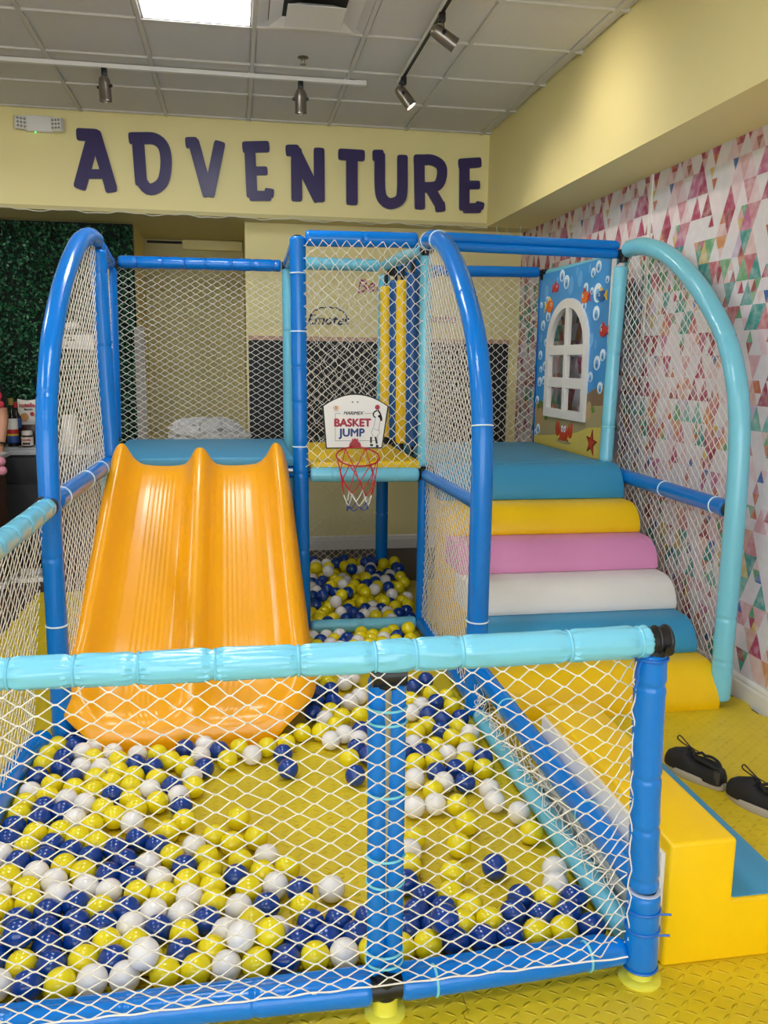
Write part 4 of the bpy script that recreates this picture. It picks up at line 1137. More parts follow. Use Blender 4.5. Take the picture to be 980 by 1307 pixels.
fr.box((PX - .020, wc - .028, wz0 + .04), (PX + .010, wc + .028, wzt - .03), .004)
for z in (1.475, 1.692): fr.box((PX - .019, wy0 + .04, z - .034), (PX + .009, wy1 - .04, z + .034), .004)
fr.build('window_frame', 'foam_white', t, smooth=False)
XD = PX - .0022
LAYER = [0]
def decal(poly, m, name, par=pn, lift=0.):
    LAYER[0] += 1
    th = .0012 + lift + .00001 * LAYER[0]
    return MB().prism(poly, (th, 0, 0), O=(PX - th, 0, 0), U=(0, 1, 0), W=(0, 0, 1)).build(name, m, par, smooth=False)
def outside_window(poly): return poly
def ell(cy, cz, ry, rz, n=20, a0=0): return [(cy + ry * math.cos(2 * PI * k / n + a0), cz + rz * math.sin(2 * PI * k / n + a0)) for k in range(n)]
g_ = .001
L_, R_ = wy1 - .02, wy0 + .02      # seabed bands on both sides of the window and under it
decal([(YZ - g_, ZA), (YZ - g_, 1.345), (6.0, 1.335), (L_, 1.318), (L_, ZA)], 'sea_brown', 'print_seabed')
decal([(YA + g_, ZA), (R_, ZA), (R_, 1.41), (5.0, 1.46), (YA + g_, 1.48)], 'sea_brown', 'print_seabed')
decal([(YA + g_, ZA + .001), (YA + g_, 1.355), (R_, 1.335), (R_, ZA + .001)], 'sea_mud', 'print_seabed', lift=.0004)
decal([(L_, ZA + .001), (L_, 1.26), (YZ - g_, 1.20), (YZ - g_, ZA + .001)], 'sea_mud', 'print_seabed', lift=.0004)
decal([(R_ - .01, ZA + .001), (R_ - .01, wz0 + .02), (L_ + .01, wz0 + .02), (L_ + .01, ZA + .001)], 'sea_mud', 'print_seabed', lift=.0002)
decal([(YA + g_, ZA + .002), (YA + g_, 1.225), (5.1, 1.205), (5.3, 1.155), (5.6, 1.12), (5.9, 1.09), (YZ - g_, 1.075), (YZ - g_, ZA + .002)], 'sea_sand', 'print_sand', lift=.0008)
for cy_, cz_, ry, rz in ((5.975, 1.19, .07, .095), (6.055, 1.245, .03, .07), (5.10, 1.30, .045, .07)):
    decal([p for p in ell(cy_, cz_, ry, rz) if p[1] > cz_ - rz * .8], 'sea_rock', 'print_rock', lift=.0012)
for cy_, cz_ in ((5.965, 1.295), (6.03, 1.28), (5.045, 1.30), (5.86, 1.20)):
    for k in range(5):
        a = PI * (.15 + .7 * k / 4); q = (cy_ + .035 * math.cos(a), cz_ + .05 * math.sin(a))
        decal([(cy_ - .004, cz_), (cy_ + .004, cz_), (q[0] + .006, (q[1] + cz_) / 2 + .01), q, (q[0] - .008, (q[1] + cz_) / 2)], 'sea_green', 'print_seaweed', lift=.0016)
BUB = [(5.664, 2.19, .040), (5.58, 2.141, .045), (5.067, 2.189, .036), (5.144, 2.16, .030), (5.248, 2.074, .034), (5.062, 2.032, .058), (5.069, 1.911, .044), (5.993, 1.872, .036), (5.897, 1.933, .036), (6.022, 1.662, .032), (5.926, 1.584, .032), (6.005, 1.13, .036), (6.055, 1.099, .026), (5.019, 1.609, .044), (4.939, 1.656, .036), (5.107, 1.522, .032), (4.953, 1.459, .036), (6.05, 1.337, .030), (6.015, 1.471, .034), (5.935, 1.484, .030), (5.93, 2.05, .022), (5.26, 1.97, .03), (4.959, 1.804, .04), (6.05, 2.02, .02), (5.92, 1.75, .026), (5.15, 2.05, .022), (4.93, 2.10, .022), (6.0, 1.56, .022)]
for cy_, cz_, r_ in BUB:
    o_ = decal(ell(cy_, cz_, r_, r_), 'bubble_white', 'print_bubble', lift=.0020)
    decal(ell(cy_ - r_ * .12, cz_ - r_ * .22, r_ * .62, r_ * .66), 'bubble_blue', 'print_bubble', lift=.0026)
    decal(ell(cy_ - r_ * .1, cz_ - r_ * .35, r_ * .25, r_ * .3), 'fish_blue', 'print_bubble', lift=.0032)
for cy_, cz_, ry, rz in ((5.50, 2.11, .04, .06), (5.35, 2.14, .035, .05), (5.40, 2.19, .02, .03), (5.12, 1.75, .03, .045), (5.20, 2.19, .015, .03), (5.75, 2.16, .018, .03), (5.95, 2.10, .03, .05), (5.05, 1.72, .02, .03), (6.02, 1.78, .02, .03)):
    decal(ell(cy_, cz_, ry, rz), 'bubble_pale', 'print_bubble', lift=.0007)
def fish(cy_, cz_, s, body, fin, flip=1):
    decal(ell(cy_, cz_, .05 * s, .036 * s), body, 'print_fish', lift=.0040)
    decal([(cy_ + flip * .04 * s, cz_), (cy_ + flip * .08 * s, cz_ + .03 * s), (cy_ + flip * .07 * s, cz_), (cy_ + flip * .08 * s, cz_ - .03 * s)], fin, 'print_fish', lift=.0045)
    decal([(cy_ - .02 * s, cz_ + .03 * s), (cy_ + .02 * s, cz_ + .028 * s), (cy_ + .015 * s, cz_ + .055 * s)], fin, 'print_fish', lift=.0045)
    decal(ell(cy_ - flip * .028 * s, cz_ + .008 * s, .010 * s, .010 * s), 'bubble_white', 'print_fish', lift=.0050)
    decal(ell(cy_ - flip * .030 * s, cz_ + .008 * s, .005 * s, .005 * s), 'print_black', 'print_fish', lift=.0055)
fish(5.765, 2.118, .9, 'fish_red', 'fish_red'); fish(5.87, 2.00, 1.25, 'fish_orange', 'fish_yellow'); fish(5.255, 2.02, 1.1, 'fish_orange', 'fish_red', -1); fish(5.00, 2.01, 1.0, 'fish_blue', 'fish_yellow', -1); fish(4.945, 1.80, 1.0, 'fish_red', 'fish_red', -1)
# crab
cb = (5.50, 1.135)
decal(ell(cb[0], cb[1] - .055, .13, .012), 'sea_mud', 'print_crab', lift=.0030)
decal(ell(cb[0], cb[1], .075, .052), 'crab_red', 'print_crab', lift=.0040)
for s in (-1, 1):
    decal(ell(cb[0] + s * .115, cb[1] + .03, .035, .055), 'crab_red', 'print_crab', lift=.0042)
    decal([(cb[0] + s * .10, cb[1] + .09), (cb[0] + s * .115, cb[1] + .04), (cb[0] + s * .13, cb[1] + .09)], 'sea_mud', 'print_crab', lift=.0048)
    for k in range(3): decal([(cb[0] + s * (.03 + .02 * k), cb[1] - .035), (cb[0] + s * (.04 + .02 * k), cb[1] - .035), (cb[0] + s * (.045 + .024 * k), cb[1] - .062)], 'crab_dark', 'print_crab', lift=.0036)
    decal(ell(cb[0] + s * .022, cb[1] + .030, .017, .022), 'bubble_white', 'print_crab', lift=.0050)
    decal(ell(cb[0] + s * .020, cb[1] + .028, .006, .008), 'print_black', 'print_crab', lift=.0056)
# starfish
st = []
for k in range(10):
    a = PI / 2 + PI * k / 5 + .15; r_ = .085 if k % 2 == 0 else .034
    st.append((5.035 + r_ * math.cos(a), 1.115 + r_ * math.sin(a)))
decal(st, 'crab_dark', 'print_starfish', lift=.0040)
decal([(5.035 + (p[0] - 5.035) * .68, 1.115 + (p[1] - 1.115) * .68) for p in st], 'crab_red', 'print_starfish', lift=.0048)

# ------------------------------------------------------------------ shoes
def shoe(label, toe, heel, mirror):
    toe = Vector((*toe, 0)); heel = Vector((*heel, 0)); d = (toe - heel); L = d.length; d.normalize(); s = Vector((0, 0, 1)).cross(d) * mirror
    t = thing('sneaker', label, 'shoe', tuple(heel), 'pair of black sneakers on the mat')
    def P(a, b, c): return tuple(heel + d * a * L + s * b + Vector((0, 0, c)))
    def outl(sc, n=36):
        out = []
        for k in range(n):
            a = 2 * PI * k / n; c_ = math.cos(a); sn_ = math.sin(a)
            u = .5 + .5 * c_
            w = .040 + .013 * max(0, math.sin((u - .25) * PI / .9)) if u > .25 else .038 + .002 * u
            b = math.copysign(abs(sn_) ** .75, sn_) * w + .006 * math.sin(PI * u)
            out.append((.5 + (u - .5) * sc, b * sc))
        return out
    # sole
    mb = MB(); V = []; F = []; n = 36
    lay = [(.0, .96), (.004, 1.0), (.026, 1.01), (.030, .97)]
    for z, sc in lay:
        for (u, b) in outl(sc): V.append(P(u, b, z + (.010 * max(0, (u - .85) / .15) if z > .01 else .006 * max(0, (u - .85) / .15))))
    for i in range(len(lay) - 1):
        for j in range(n): F.append((i * n + j, i * n + (j + 1) % n, (i + 1) * n + (j + 1) % n, (i + 1) * n + j))
    F += [tuple(range(n))[::-1], tuple((len(lay) - 1) * n + j for j in range(n))]
    mb.add(V, F).build('sole', 'shoe_sole', t)
    # upper: sections along the length
    mb = MB(); V = []; F = []; m_ = 16
    us = [.02, .06, .14, .24, .34, .44, .52, .60, .70, .80, .88, .94, .98]
    hts = [.070, .086, .088, .078, .070, .068, .076, .090, .080, .068, .058, .046, .030]
    wid = [.020, .031, .036, .037, .037, .040, .044, .047, .050, .050, .045, .034, .016]
    for u, hh, w in zip(us, hts, wid):
        for k in range(m_):
            a = PI * k / (m_ - 1)
            e = 1.0 if u > .55 else .75
            b = w * math.copysign(abs(math.cos(a)) ** .6, math.cos(a)) * (1 - .30 * math.sin(a) ** 2)
            V.append(P(u, b + .006 * math.sin(PI * u), .022 + (hh - .0) * math.sin(a) ** .7 * e))
    for i in range(len(us) - 1):
        for j in range(m_ - 1): F.append((i * m_ + j, i * m_ + j + 1, (i + 1) * m_ + j + 1, (i + 1) * m_ + j))
    F += [tuple(range(m_)), tuple((len(us) - 1) * m_ + j for j in range(m_))[::-1]]
    mb.add(V, F).build('upper', 'shoe_black', t, angle=70)
    # collar ring and opening
    ring = []
    for k in range(25):
        a = 2 * PI * k / 24; ring.append(P(.30 + .215 * math.cos(a), .005 + .030 * math.sin(a), .089 - .016 * math.cos(2 * a) * .5 + (.012 if math.cos(a) > .7 else 0)))
    MB().sweep(ring, .006, 8).build('collar', 'shoe_black', t)
    MB().add([P(.30 + .21 * math.cos(2 * PI * k / 24), .005 + .029 * math.sin(2 * PI * k / 24), .088) for k in range(24)] + [P(.30 + .18 * math.cos(2 * PI * k / 24), .005 + .024 * math.sin(2 * PI * k / 24), .090) for k in range(24)], [(k, (k + 1) % 24, 24 + (k + 1) % 24, 24 + k) for k in range(24)] + [tuple(range(24, 48))]).build('opening', 'shoe_inside', t)
    MB().add([P(.0 + .10 * q, sg * (.033 - .003 * (1 - q)), .03 + .05 * w) for sg in (1,) for q in (.1, 1) for w in (0, 1)], [(0, 1, 3, 2)]).build('heel_patch', 'shoe_grey', t)
    # laces
    for k in range(4):
        u = .54 + .05 * k
        MB().sweep([P(u, -.026, .094 - .006 * k), P(u + .012, .005, .113 - .008 * k), P(u + .02, .034, .094 - .006 * k)], .0028, 6).build('lace', 'black_rubber', t)
    lp = [P(.56, .006, .112), P(.64, .030, .130), P(.72, .040, .145), P(.74, .020, .150), P(.66, .010, .130), P(.57, .006, .114)]
    P2, _ = resample(lp, .006); MB().sweep(P2, .0028, 6).build('lace_loop', 'black_rubber', t)
    lp = [P(.56, .006, .100), P(.62, -.03, .085), P(.60, -.055, .045), P(.58, -.062, .008)]
    P2, _ = resample(lp, .006); MB().sweep(P2, .0028, 6).build('lace_end', 'black_rubber', t)
shoe('black canvas sneaker with a standing lace loop beside the entry step', (1.712, 3.005), (1.812, 2.745), 1)
shoe('black canvas sneaker with a trailing lace, placed heel-on behind the other', (1.818, 2.738), (1.930, 2.475), 1)
# small yellow scrap under the bottom rail
o = MB().sphere((.085, 1.78, .012), .012, 2).sphere((.105, 1.785, .012), .010, 2).build('yellow_scrap', 'foam_yellow')
tag(o, 'tiny yellow plastic scrap on the mat in front of the bottom rail', 'scrap')

# ------------------------------------------------------------------ counter corner with supplies
t = thing('counter', 'dark grey drawer counter with a pale top against the hedge', 'counter', (-1.9, 7.2, 0))
MB().box((-3.0, 6.96, .06), (-1.13, 7.37, .86)).build('carcass', 'cabinet_grey', t, smooth=False)
MB().box((-3.02, 6.92, .86), (-1.10, 7.37, .90), .004).build('worktop', 'counter_top', t)
for x0, x1 in ((-2.36, -1.78), (-1.76, -1.15)):
    for z0, z1 in ((.08, .405), (.425, .64), (.66, .835)):
        pass
    MB().box((x0, 6.94, .645), (x1, 6.962, .835), .003).build('drawer', 'cabinet_grey', t)
    MB().box((x0, 6.94, .08), (x1, 6.962, .625), .003).build('drawer', 'cabinet_grey', t)
tag(MB().box((-1.80, 6.98, .90), (-1.42, 7.365, .909), .003).build('tray', 'counter_top'), 'flat grey tray lying on the counter', 'tray')
ZT_ = .909
t = thing('bottle', 'dark glass bottle with a gold cap and striped label on the tray', 'bottle', (-1.735, 7.12, ZT_))
MB().lathe([(.040, 0), (.042, .01), (.042, .20), (.036, .24), (.016, .285), (.015, .33)], 24, Matrix.Translation((-1.735, 7.12, ZT_))).build('glass', 'bottle_glass', t)
MB().lathe([(.017, .325), (.018, .33), (.018, .375), (.014, .378)], 20, Matrix.Translation((-1.735, 7.12, ZT_))).build('cap', 'gold_cap', t)
for z0, z1, m in ((.03, .085, 'label_blue'), (.085, .10, 'label_yellow'), (.10, .135, 'label_red'), (.135, .22, 'label_white')):
    MB().lathe([(.0428, z0), (.0428, z1)], 24, Matrix.Translation((-1.735, 7.12, ZT_))).build('label_band', m, t)
t = thing('bottle', 'second dark bottle with a blue label behind the gold-capped one', 'bottle', (-1.722, 7.21, ZT_))
MB().lathe([(.036, 0), (.037, .01), (.037, .22), (.014, .27), (.013, .32)], 24, Matrix.Translation((-1.722, 7.21, ZT_))).build('glass', 'bottle_glass', t)
MB().lathe([(.0376, .14), (.0376, .22)], 24, Matrix.Translation((-1.722, 7.21, ZT_))).build('label_band', 'label_blue', t)
MB().lathe([(.015, .30), (.015, .34), (.012, .342)], 16, Matrix.Translation((-1.722, 7.21, ZT_))).build('cap', 'label_red', t)
t = thing('spread_jar', 'jar of chocolate spread with a white lid and white label', 'jar', (-1.618, 7.08, ZT_))
JM = Matrix.Translation((-1.618, 7.08, ZT_))
MB().lathe([(.040, 0), (.044, .01), (.044, .085), (.038, .095)], 28, JM).build('jar_glass', 'cocoa', t)
MB().lathe([(.038, .092), (.040, .094), (.040, .122), (.036, .125)], 28, JM).build('lid', 'white_plastic', t)
lb = MB().lathe([(.0447, .012), (.0447, .078)], 28, JM).build('label', 'label_white', t)
put_text('lettering', 'nutella', .026, 'label_red', t, (-1.618, 7.034, ZT_ + .058), (1, 0, 0), (0, 0, 1), bold=.0006)
MB().box((-1.645, 7.033, ZT_ + .02), (-1.590, 7.036, ZT_ + .036)).build('label_art', 'cocoa', t, smooth=False)
t = thing('box_stand', 'small dark box on the counter carrying the snack bag', 'box', (-1.65, 7.22, ZT_))
MB().box((-1.71, 7.245, ZT_), (-1.58, 7.35, ZT_ + .16), .004).build('carton', 'cocoa', t)
t = thing('snack_bag', 'white snack pouch with red lettering standing behind the jar', 'bag', (-1.65, 7.2, ZT_ + .16))
V = []; F = []; nx, nz = 9, 11; z0 = ZT_ + .161
for sgn in (-1, 1):
    for i in range(nz):
        for j in range(nx):
            u, v = j / (nx - 1), i / (nz - 1)
            V.append((-1.725 + .155 * u, 7.29 + sgn * (.028 * math.sin(PI * u) ** .6 * math.sin(PI * min(1, v * .95 + .03)) ** .6 + .001), z0 + .205 * v - .012 * math.sin(PI * u) * (v > .9)))
for q in range(2):
    for i in range(nz - 1):
        for j in range(nx - 1):
            a = q * nx * nz + i * nx + j; F.append((a, a + 1, a + nx + 1, a + nx) if q == 0 else (a, a + nx, a + nx + 1, a + 1))
bag = MB().add(V, F).build('pouch', 'label_white', t)
put_text('lettering', 'nutella', .045, 'label_red', t, (-1.648, 7.259, z0 + .155), (1, 0, 0), (0, 0, 1), bold=.0012, extrude=.0015)
put_text('lettering', 'biscuits', .022, 'cocoa', t, (-1.638, 7.259, z0 + .122), (1, 0, 0), (0, 0, 1), bold=.0006, extrude=.0015)
MB().cyl((-1.672, 7.263, z0 + .06), (-1.672, 7.257, z0 + .06), .032, seg=24).build('biscuit_art', 'cookie', t)
MB().cyl((-1.612, 7.265, z0 + .085), (-1.612, 7.259, z0 + .085), .016, seg=16).build('nut_art', 'label_red', t)
tag(MB().lathe([(.034, 0), (.036, .004), (.036, .02), (.030, .024)], 20, Matrix.Translation((-1.52, 7.06, .909))).build('white_dish', 'white_plastic'), 'small white dish on the counter beside the jar', 'dish')
t = thing('kitchen_jug', 'white jug with a handle on the counter behind the arch net', 'jug', (-1.32, 7.2, .90))
MB().lathe([(.07, 0), (.075, .01), (.06, .12), (.055, .22), (.062, .25)], 24, Matrix.Translation((-1.32, 7.2, .90))).build('body', 'white_plastic', t)
MB().sweep([(-1.26, 7.2, 1.10), (-1.21, 7.2, 1.08), (-1.215, 7.2, 1.0), (-1.255, 7.2, .97)], .010, 8).build('handle', 'white_plastic', t)
t = thing('wall_sign', 'white rectangular notice on the hedge above the jug', 'sign', (-1.27, 7.40, 1.73))
MB().box((-1.40, 7.385, 1.675), (-1.13, 7.398, 1.79), .002).build('sign_board', 'white_plastic', t)
for k, (x0, x1, z) in enumerate(((-1.36, -1.30, 1.765), (-1.34, -1.27, 1.745), (-1.36, -1.33, 1.70))):
    MB().box((x0, 7.382, z - .006), (x1, 7.386, z + .006)).build('sign_mark', 'print_black', t, smooth=False)
tag(MB().sphere((-1.30, 7.40, 1.86), .05, 2, (1.4, .3, .6)).build('white_flower', 'white_plastic'), 'white decoration on the hedge above the notice', 'decoration')
# side table, pompoms and trim at the frame edge
t = thing('side_table', 'small brown wooden table with a pale top', 'table', (-1.85, 6.3, 0))
MB().box((-2.10, 6.14, .905), (-1.600, 6.46, .935), .004).build('table_top', 'counter_top', t)
MB().box((-2.07, 6.17, .04), (-1.630, 6.43, .905), .004).build('table_body', 'wood_brown', t)
MB().box((-2.09, 6.15, 0), (-1.610, 6.45, .04), .004).build('plinth', 'counter_top', t)
for c, r_, lab in (((-1.575, 6.105, .905), .032, 'upper pink plush ball hanging at the table edge'), ((-1.570, 6.105, .842), .032, 'lower pink plush ball hanging at the table edge')):
    tag(MB().sphere(c, r_, 3).build('plush_ball', 'pink_plush'), lab, 'plush ball', 'pink plush balls at the table')
lc = MB()
for k in range(14): lc.sphere((-1.635 + .006 * math.sin(k * 1.3), 6.162, .79 - .022 * k), .012, 1, (1, .4, 1))
tag(lc.build('lace_trim', 'foam_white'), 'white lace trim running down the brown table', 'trim')
for k, (x, y) in enumerate(((-1.46, 6.40), (-1.47, 6.62))):
    tag(MB().box((x - .16, y - .05, -.012), (x + .12, y + .05, .022), .01).build('floor_batten', 'foam_white'), ['pale batten lying on the floor by the brown table', 'pale batten lying on the floor by the dark counter'][k], 'batten')

# clear film bundle and pale post behind the slide deck
V = []; F = []; nu, nv = 28, 20
for i in range(nv):
    for j in range(nu):
        a = 2 * PI * j / nu; b = PI * (i / (nv - 1)) * .5
        r_ = 1 + .12 * math.sin(5 * a + 3 * b) + .10 * math.sin(11 * a - 4 * b) + .07 * rng.normal()
        V.append((-.20 + .34 * r_ * math.cos(a) * math.cos(b) ** .6, 6.62 + .18 * r_ * math.sin(a) * math.cos(b) ** .6, .722 + .45 * math.sin(b) * (1 + .10 * math.sin(4 * a) * math.cos(b))))
for i in range(nv - 1):
    for j in range(nu): F.append((i * nu + j, i * nu + (j + 1) % nu, (i + 1) * nu + (j + 1) % nu, (i + 1) * nu + j))
F.append(tuple(range(nu))[::-1])
tag(MB().add(V, F).build('plastic_bundle', 'plastic_film', angle=8), 'crumpled clear plastic wrapping bundle behind the slide deck', 'wrapping')
tag(MB().box((-.52, 6.45, -.012), (.12, 6.80, .72), .02).build('storage_crate', 'cabinet_grey'), 'dark crate under the plastic wrapping bundle', 'crate')
tag(MB().box((-.73, 6.66, -.012), (-.655, 6.70, 1.83), .004).build('leaning_board', 'dull_board'), 'narrow pale grey board standing by the hedge opening', 'board')

# ------------------------------------------------------------------ person at the counter, mostly beyond the picture edge
per = thing('person', 'person in a black top with one bare arm resting by the counter', 'person', (-1.90, 6.74, 0))
def skin_body(name, joints, edges, m, root=0, sub=2):
    me = bpy.data.meshes.new(name); me.from_pydata([Vector(j[0]) - WLOC[per.name] for j in joints], edges, [])
    o = link(name, me, m, per)
    md = o.modifiers.new('skin', 'SKIN'); md.use_smooth_shade = True
    for k, j in enumerate(joints):
        sv = me.skin_vertices[0].data[k]; sv.radius = (j[1], j[1] if len(j) < 3 else j[2]); sv.use_root = (k == root)
    s_ = o.modifiers.new('sub', 'SUBSURF'); s_.levels = sub; s_.render_levels = sub
    return o
bx, by = -1.90, 6.74
J = [((bx, by, .96), .13, .10), ((bx, by, 1.15), .115, .09), ((bx, by, 1.34), .135, .09), ((bx, by, 1.44), .07, .06), ((bx, by - .01, 1.50), .05, .05), ((bx, by - .02, 1.58), .07, .085), ((bx, by - .02, 1.68), .065, .08),
     ((bx + .16, by, 1.39), .052), ((bx + .205, by - .02, 1.15), .040), ((bx + .20, by - .12, .955), .027), ((bx - .16, by, 1.39), .052), ((bx - .22, by - .02, 1.13), .042), ((bx - .20, by - .15, .95), .028),
     ((bx + .09, by, .86), .085), ((bx + .095, by - .02, .48), .058), ((bx + .10, by + .02, .09), .036), ((bx + .10, by - .12, .035), .034), ((bx - .09, by, .86), .085), ((bx - .095, by - .02, .48), .058), ((bx - .10, by + .02, .09), .036), ((bx - .10, by - .12, .035), .034)]
EJ = [(0, 1), (1, 2), (2, 3), (3, 4), (4, 5), (5, 6), (2, 7), (7, 8), (8, 9), (2, 10), (10, 11), (11, 12), (0, 13), (13, 14), (14, 15), (15, 16), (0, 17), (17, 18), (18, 19), (19, 20)]
skin_body('body', J, EJ, 'skin')
T_ = [((bx, by, .93), .145, .115), ((bx, by, 1.15), .130, .105), ((bx, by, 1.34), .148, .103), ((bx, by, 1.43), .085, .07), ((bx + .16, by, 1.39), .064), ((bx + .195, by - .01, 1.20), .056), ((bx - .16, by, 1.39), .064), ((bx - .205, by - .01, 1.20), .056)]
skin_body('top', T_, [(0, 1), (1, 2), (2, 3), (2, 4), (4, 5), (2, 6), (6, 7)], 'cloth_black')
TR = [((bx, by, .93), .145, .115), ((bx + .09, by, .84), .098), ((bx + .095, by - .02, .48), .072), ((bx + .10, by + .02, .12), .055), ((bx - .09, by, .84), .098), ((bx - .095, by - .02, .48), .072), ((bx - .10, by + .02, .12), .055)]
skin_body('trousers', TR, [(0, 1), (1, 2), (2, 3), (0, 4), (4, 5), (5, 6)], 'denim')
for sgn in (1, -1):
    w = Vector((bx + sgn * .20, by - (.12 if sgn > 0 else .15), .955)); f_ = []
    hj = [((w.x, w.y, w.z), .024, .017), ((w.x, w.y - .05, w.z - .02), .034, .015), ((w.x, w.y - .085, w.z - .03), .036, .014)]
    he = [(0, 1), (1, 2)]
    for k in range(4):
        dx = -.027 + .018 * k; ln = (.060, .072, .068, .052)[k]
        i0 = len(hj); hj += [((w.x + dx, w.y - .10, w.z - .032), .0085), ((w.x + dx * 1.1, w.y - .10 - ln * .55, w.z - .038), .0080), ((w.x + dx * 1.1, w.y - .10 - ln, w.z - .048), .0070)]
        he += [(2, i0), (i0, i0 + 1), (i0 + 1, i0 + 2)]
    i0 = len(hj); hj += [((w.x - sgn * .038, w.y - .055, w.z - .024), .0095), ((w.x - sgn * .052, w.y - .090, w.z - .036), .0085)]
    he += [(1, i0), (i0, i0 + 1)]
    skin_body('hand', hj, he, 'skin', sub=1)
MB().torus((bx + .20, by - .11, .975), (0, .4, 1), .027, .008, 20).build('wristband', 'black_rubber', per)
MB().sphere((bx, by + .01, 1.66), .10, 3, (.95, 1.05, 1.0)).sphere((bx, by + .06, 1.48), .08, 3, (1.0, .6, 2.0)).build('hair', 'hair_dark', per)
for sx in (-1, 1):
    MB().sphere((bx + sx * .03, by - .098, 1.615), .011, 2).build('eye', 'foam_white', per)
    MB().sphere((bx + sx * .078, by - .01, 1.60), .026, 2, (.4, .7, 1)).build('ear', 'skin', per)
MB().sphere((bx, by - .115, 1.59), .016, 2, (.8, 1, 1.3)).build('nose', 'skin', per)
MB().sphere((bx, by - .105, 1.555), .022, 2, (1.1, .4, .35)).build('mouth', 'bow_red', per)
MB().sphere((bx + .185, by - .055, 1.32), .030, 2, (1, .6, 1.3)).sphere((bx + .205, by - .06, 1.26), .022, 2, (1, .6, 1.2)).build('bow', 'bow_red', per)

# ------------------------------------------------------------------ balls
BALLS_white_pit=[(-588,3416,40),(-630,3355,40),(-614,3224,40),(-537,3206,40),(-510,3332,40),(-411,3301,40),(-150,3350,40),(-162,3258,40),(40,3235,40),(-762,3049,40),(-622,2974,40),(-553,2934,40),(-335,3004,40),(-229,2943,40),(-568,2828,40),(-373,2781,40),(-188,3084,40),(-159,2599,40),(-296,2517,40),(-254,2432,40),(-628,2521,40),(-566,2472,40),(-468,2426,40),(-396,2394,40),(-542,2398,40),(-719,2435,40),(-762,2640,40),(-160,2330,40),(-17,2261,40),(-257,2278,40),(-177,2253,40),(-314,2222,40),(-53,2158,40),(-11,2058,98),(-386,2022,40),(-256,2022,101),(-622,2041,40),(-306,2022,40),(-50,2022,40),(368,3322,40),(430,3374,40),(484,3311,40),(365,3537,40),(502,3716,40),(553,3777,40),(506,3957,40),(555,4023,40),(820,3627,40),(759,3554,40),(701,3236,40),(820,3123,40),(899,3136,40),(962,3301,40),(646,2947,40),(749,2900,40),(601,2741,40),(680,2748,40),(904,2822,40),(896,2735,40),(72,2507,40),(92,2352,40),(258,2310,40),(529,2469,40),(83,2143,40),(260,2022,40),(959,2646,40),(959,2302,40),(932,2225,40),(413,4678,40),(492,4684,40),(570,4698,40),(499,4542,40),(546,4478,40),(390,4448,40),(657,4566,40),(814,4603,40),(296,4577,40)]
BALLS_white_tower=[(547,5938,162),(626,5952,163),(501,5730,113),(716,5737,107),(732,5659,109),(615,5725,167),(936,5659,114),(995,5606,119),(499,5425,109),(696,5530,116),(853,5254,40),(924,5797,163),(981,5805,100),(1055,5751,118),(1120,5715,89),(631,5140,40),(604,5183,101),(769,5077,40),(924,5113,40),(836,5121,40),(924,4954,40),(1119,5438,40),(479,5528,107),(1000,5370,83),(852,5822,137),(890,5415,109)]
BALLS_yellow_pit=[(-740,3434,40),(-580,3296,40),(-762,3272,40),(-762,3354,40),(-479,3259,40),(-332,3294,40),(-279,3233,40),(-220,3180,40),(-57,3207,40),(-11,3303,40),(-696,3098,40),(-547,3126,40),(-483,3079,40),(-469,3167,40),(-405,3119,40),(-407,3040,40),(-319,3084,40),(-178,3004,40),(-611,3054,40),(-538,3021,40),(-694,3008,40),(-762,2967,40),(-762,2888,40),(-486,2890,40),(-397,2947,40),(-371,2871,40),(-301,2909,40),(-438,2827,40),(-200,2768,40),(-250,2705,40),(-17,2756,40),(-505,2780,40),(-682,2757,40),(-602,2756,40),(-539,2708,40),(-470,2667,40),(-692,2678,40),(-95,2654,40),(-36,2600,40),(-226,2555,40),(-117,2532,40),(-11,2492,40),(-552,2550,40),(-487,2504,40),(-708,2513,40),(-171,2409,40),(-105,2453,40),(-94,2374,40),(-312,2374,40),(-235,2354,40),(-640,2444,40),(-616,2370,40),(-695,2359,40),(-89,2294,40),(19,2189,40),(13,2342,40),(-410,2316,40),(-693,2244,40),(-370,2163,40),(-293,2147,40),(-166,2166,40),(-421,2102,40),(-253,2081,40),(-89,2089,40),(-464,2022,40),(-206,2022,40),(-128,2022,40),(-576,2107,40),(11,2108,40),(41,2623,40),(103,3298,40),(181,3322,40),(334,3412,40),(398,3622,40),(443,3553,40),(402,3466,40),(523,3559,40),(423,3147,40),(254,3417,40),(422,3952,40),(386,4030,40),(897,3760,40),(962,3712,40),(962,3607,40),(783,3698,40),(742,3352,40),(798,3411,40),(925,3372,40),(877,3274,40),(934,3216,40),(788,3202,40),(754,3078,40),(875,3053,40),(675,3069,40),(929,2985,40),(695,2841,40),(758,2729,40),(758,2606,40),(696,2478,40),(637,2329,40),(559,2543,40),(512,2390,40),(606,2228,40),(645,2159,40),(605,2090,40),(413,2022,40),(684,2090,40),(489,2022,40),(55,2422,40),(133,2438,40),(168,2237,40),(67,2074,85),(182,2022,40),(28,2022,40),(337,2022,40),(959,2520,40),(882,2159,40),(878,2022,40),(800,2022,40),(701,4720,40),(683,4642,40),(759,4665,40),(736,4584,40),(712,4509,40),(624,4490,40),(790,4525,40),(375,4585,40),(422,4521,40),(343,4513,40),(529,4615,40),(962,4633,84),(875,4552,40),(962,4567,40),(930,4494,40),(893,4736,40),(837,4680,40),(328,4650,40)]
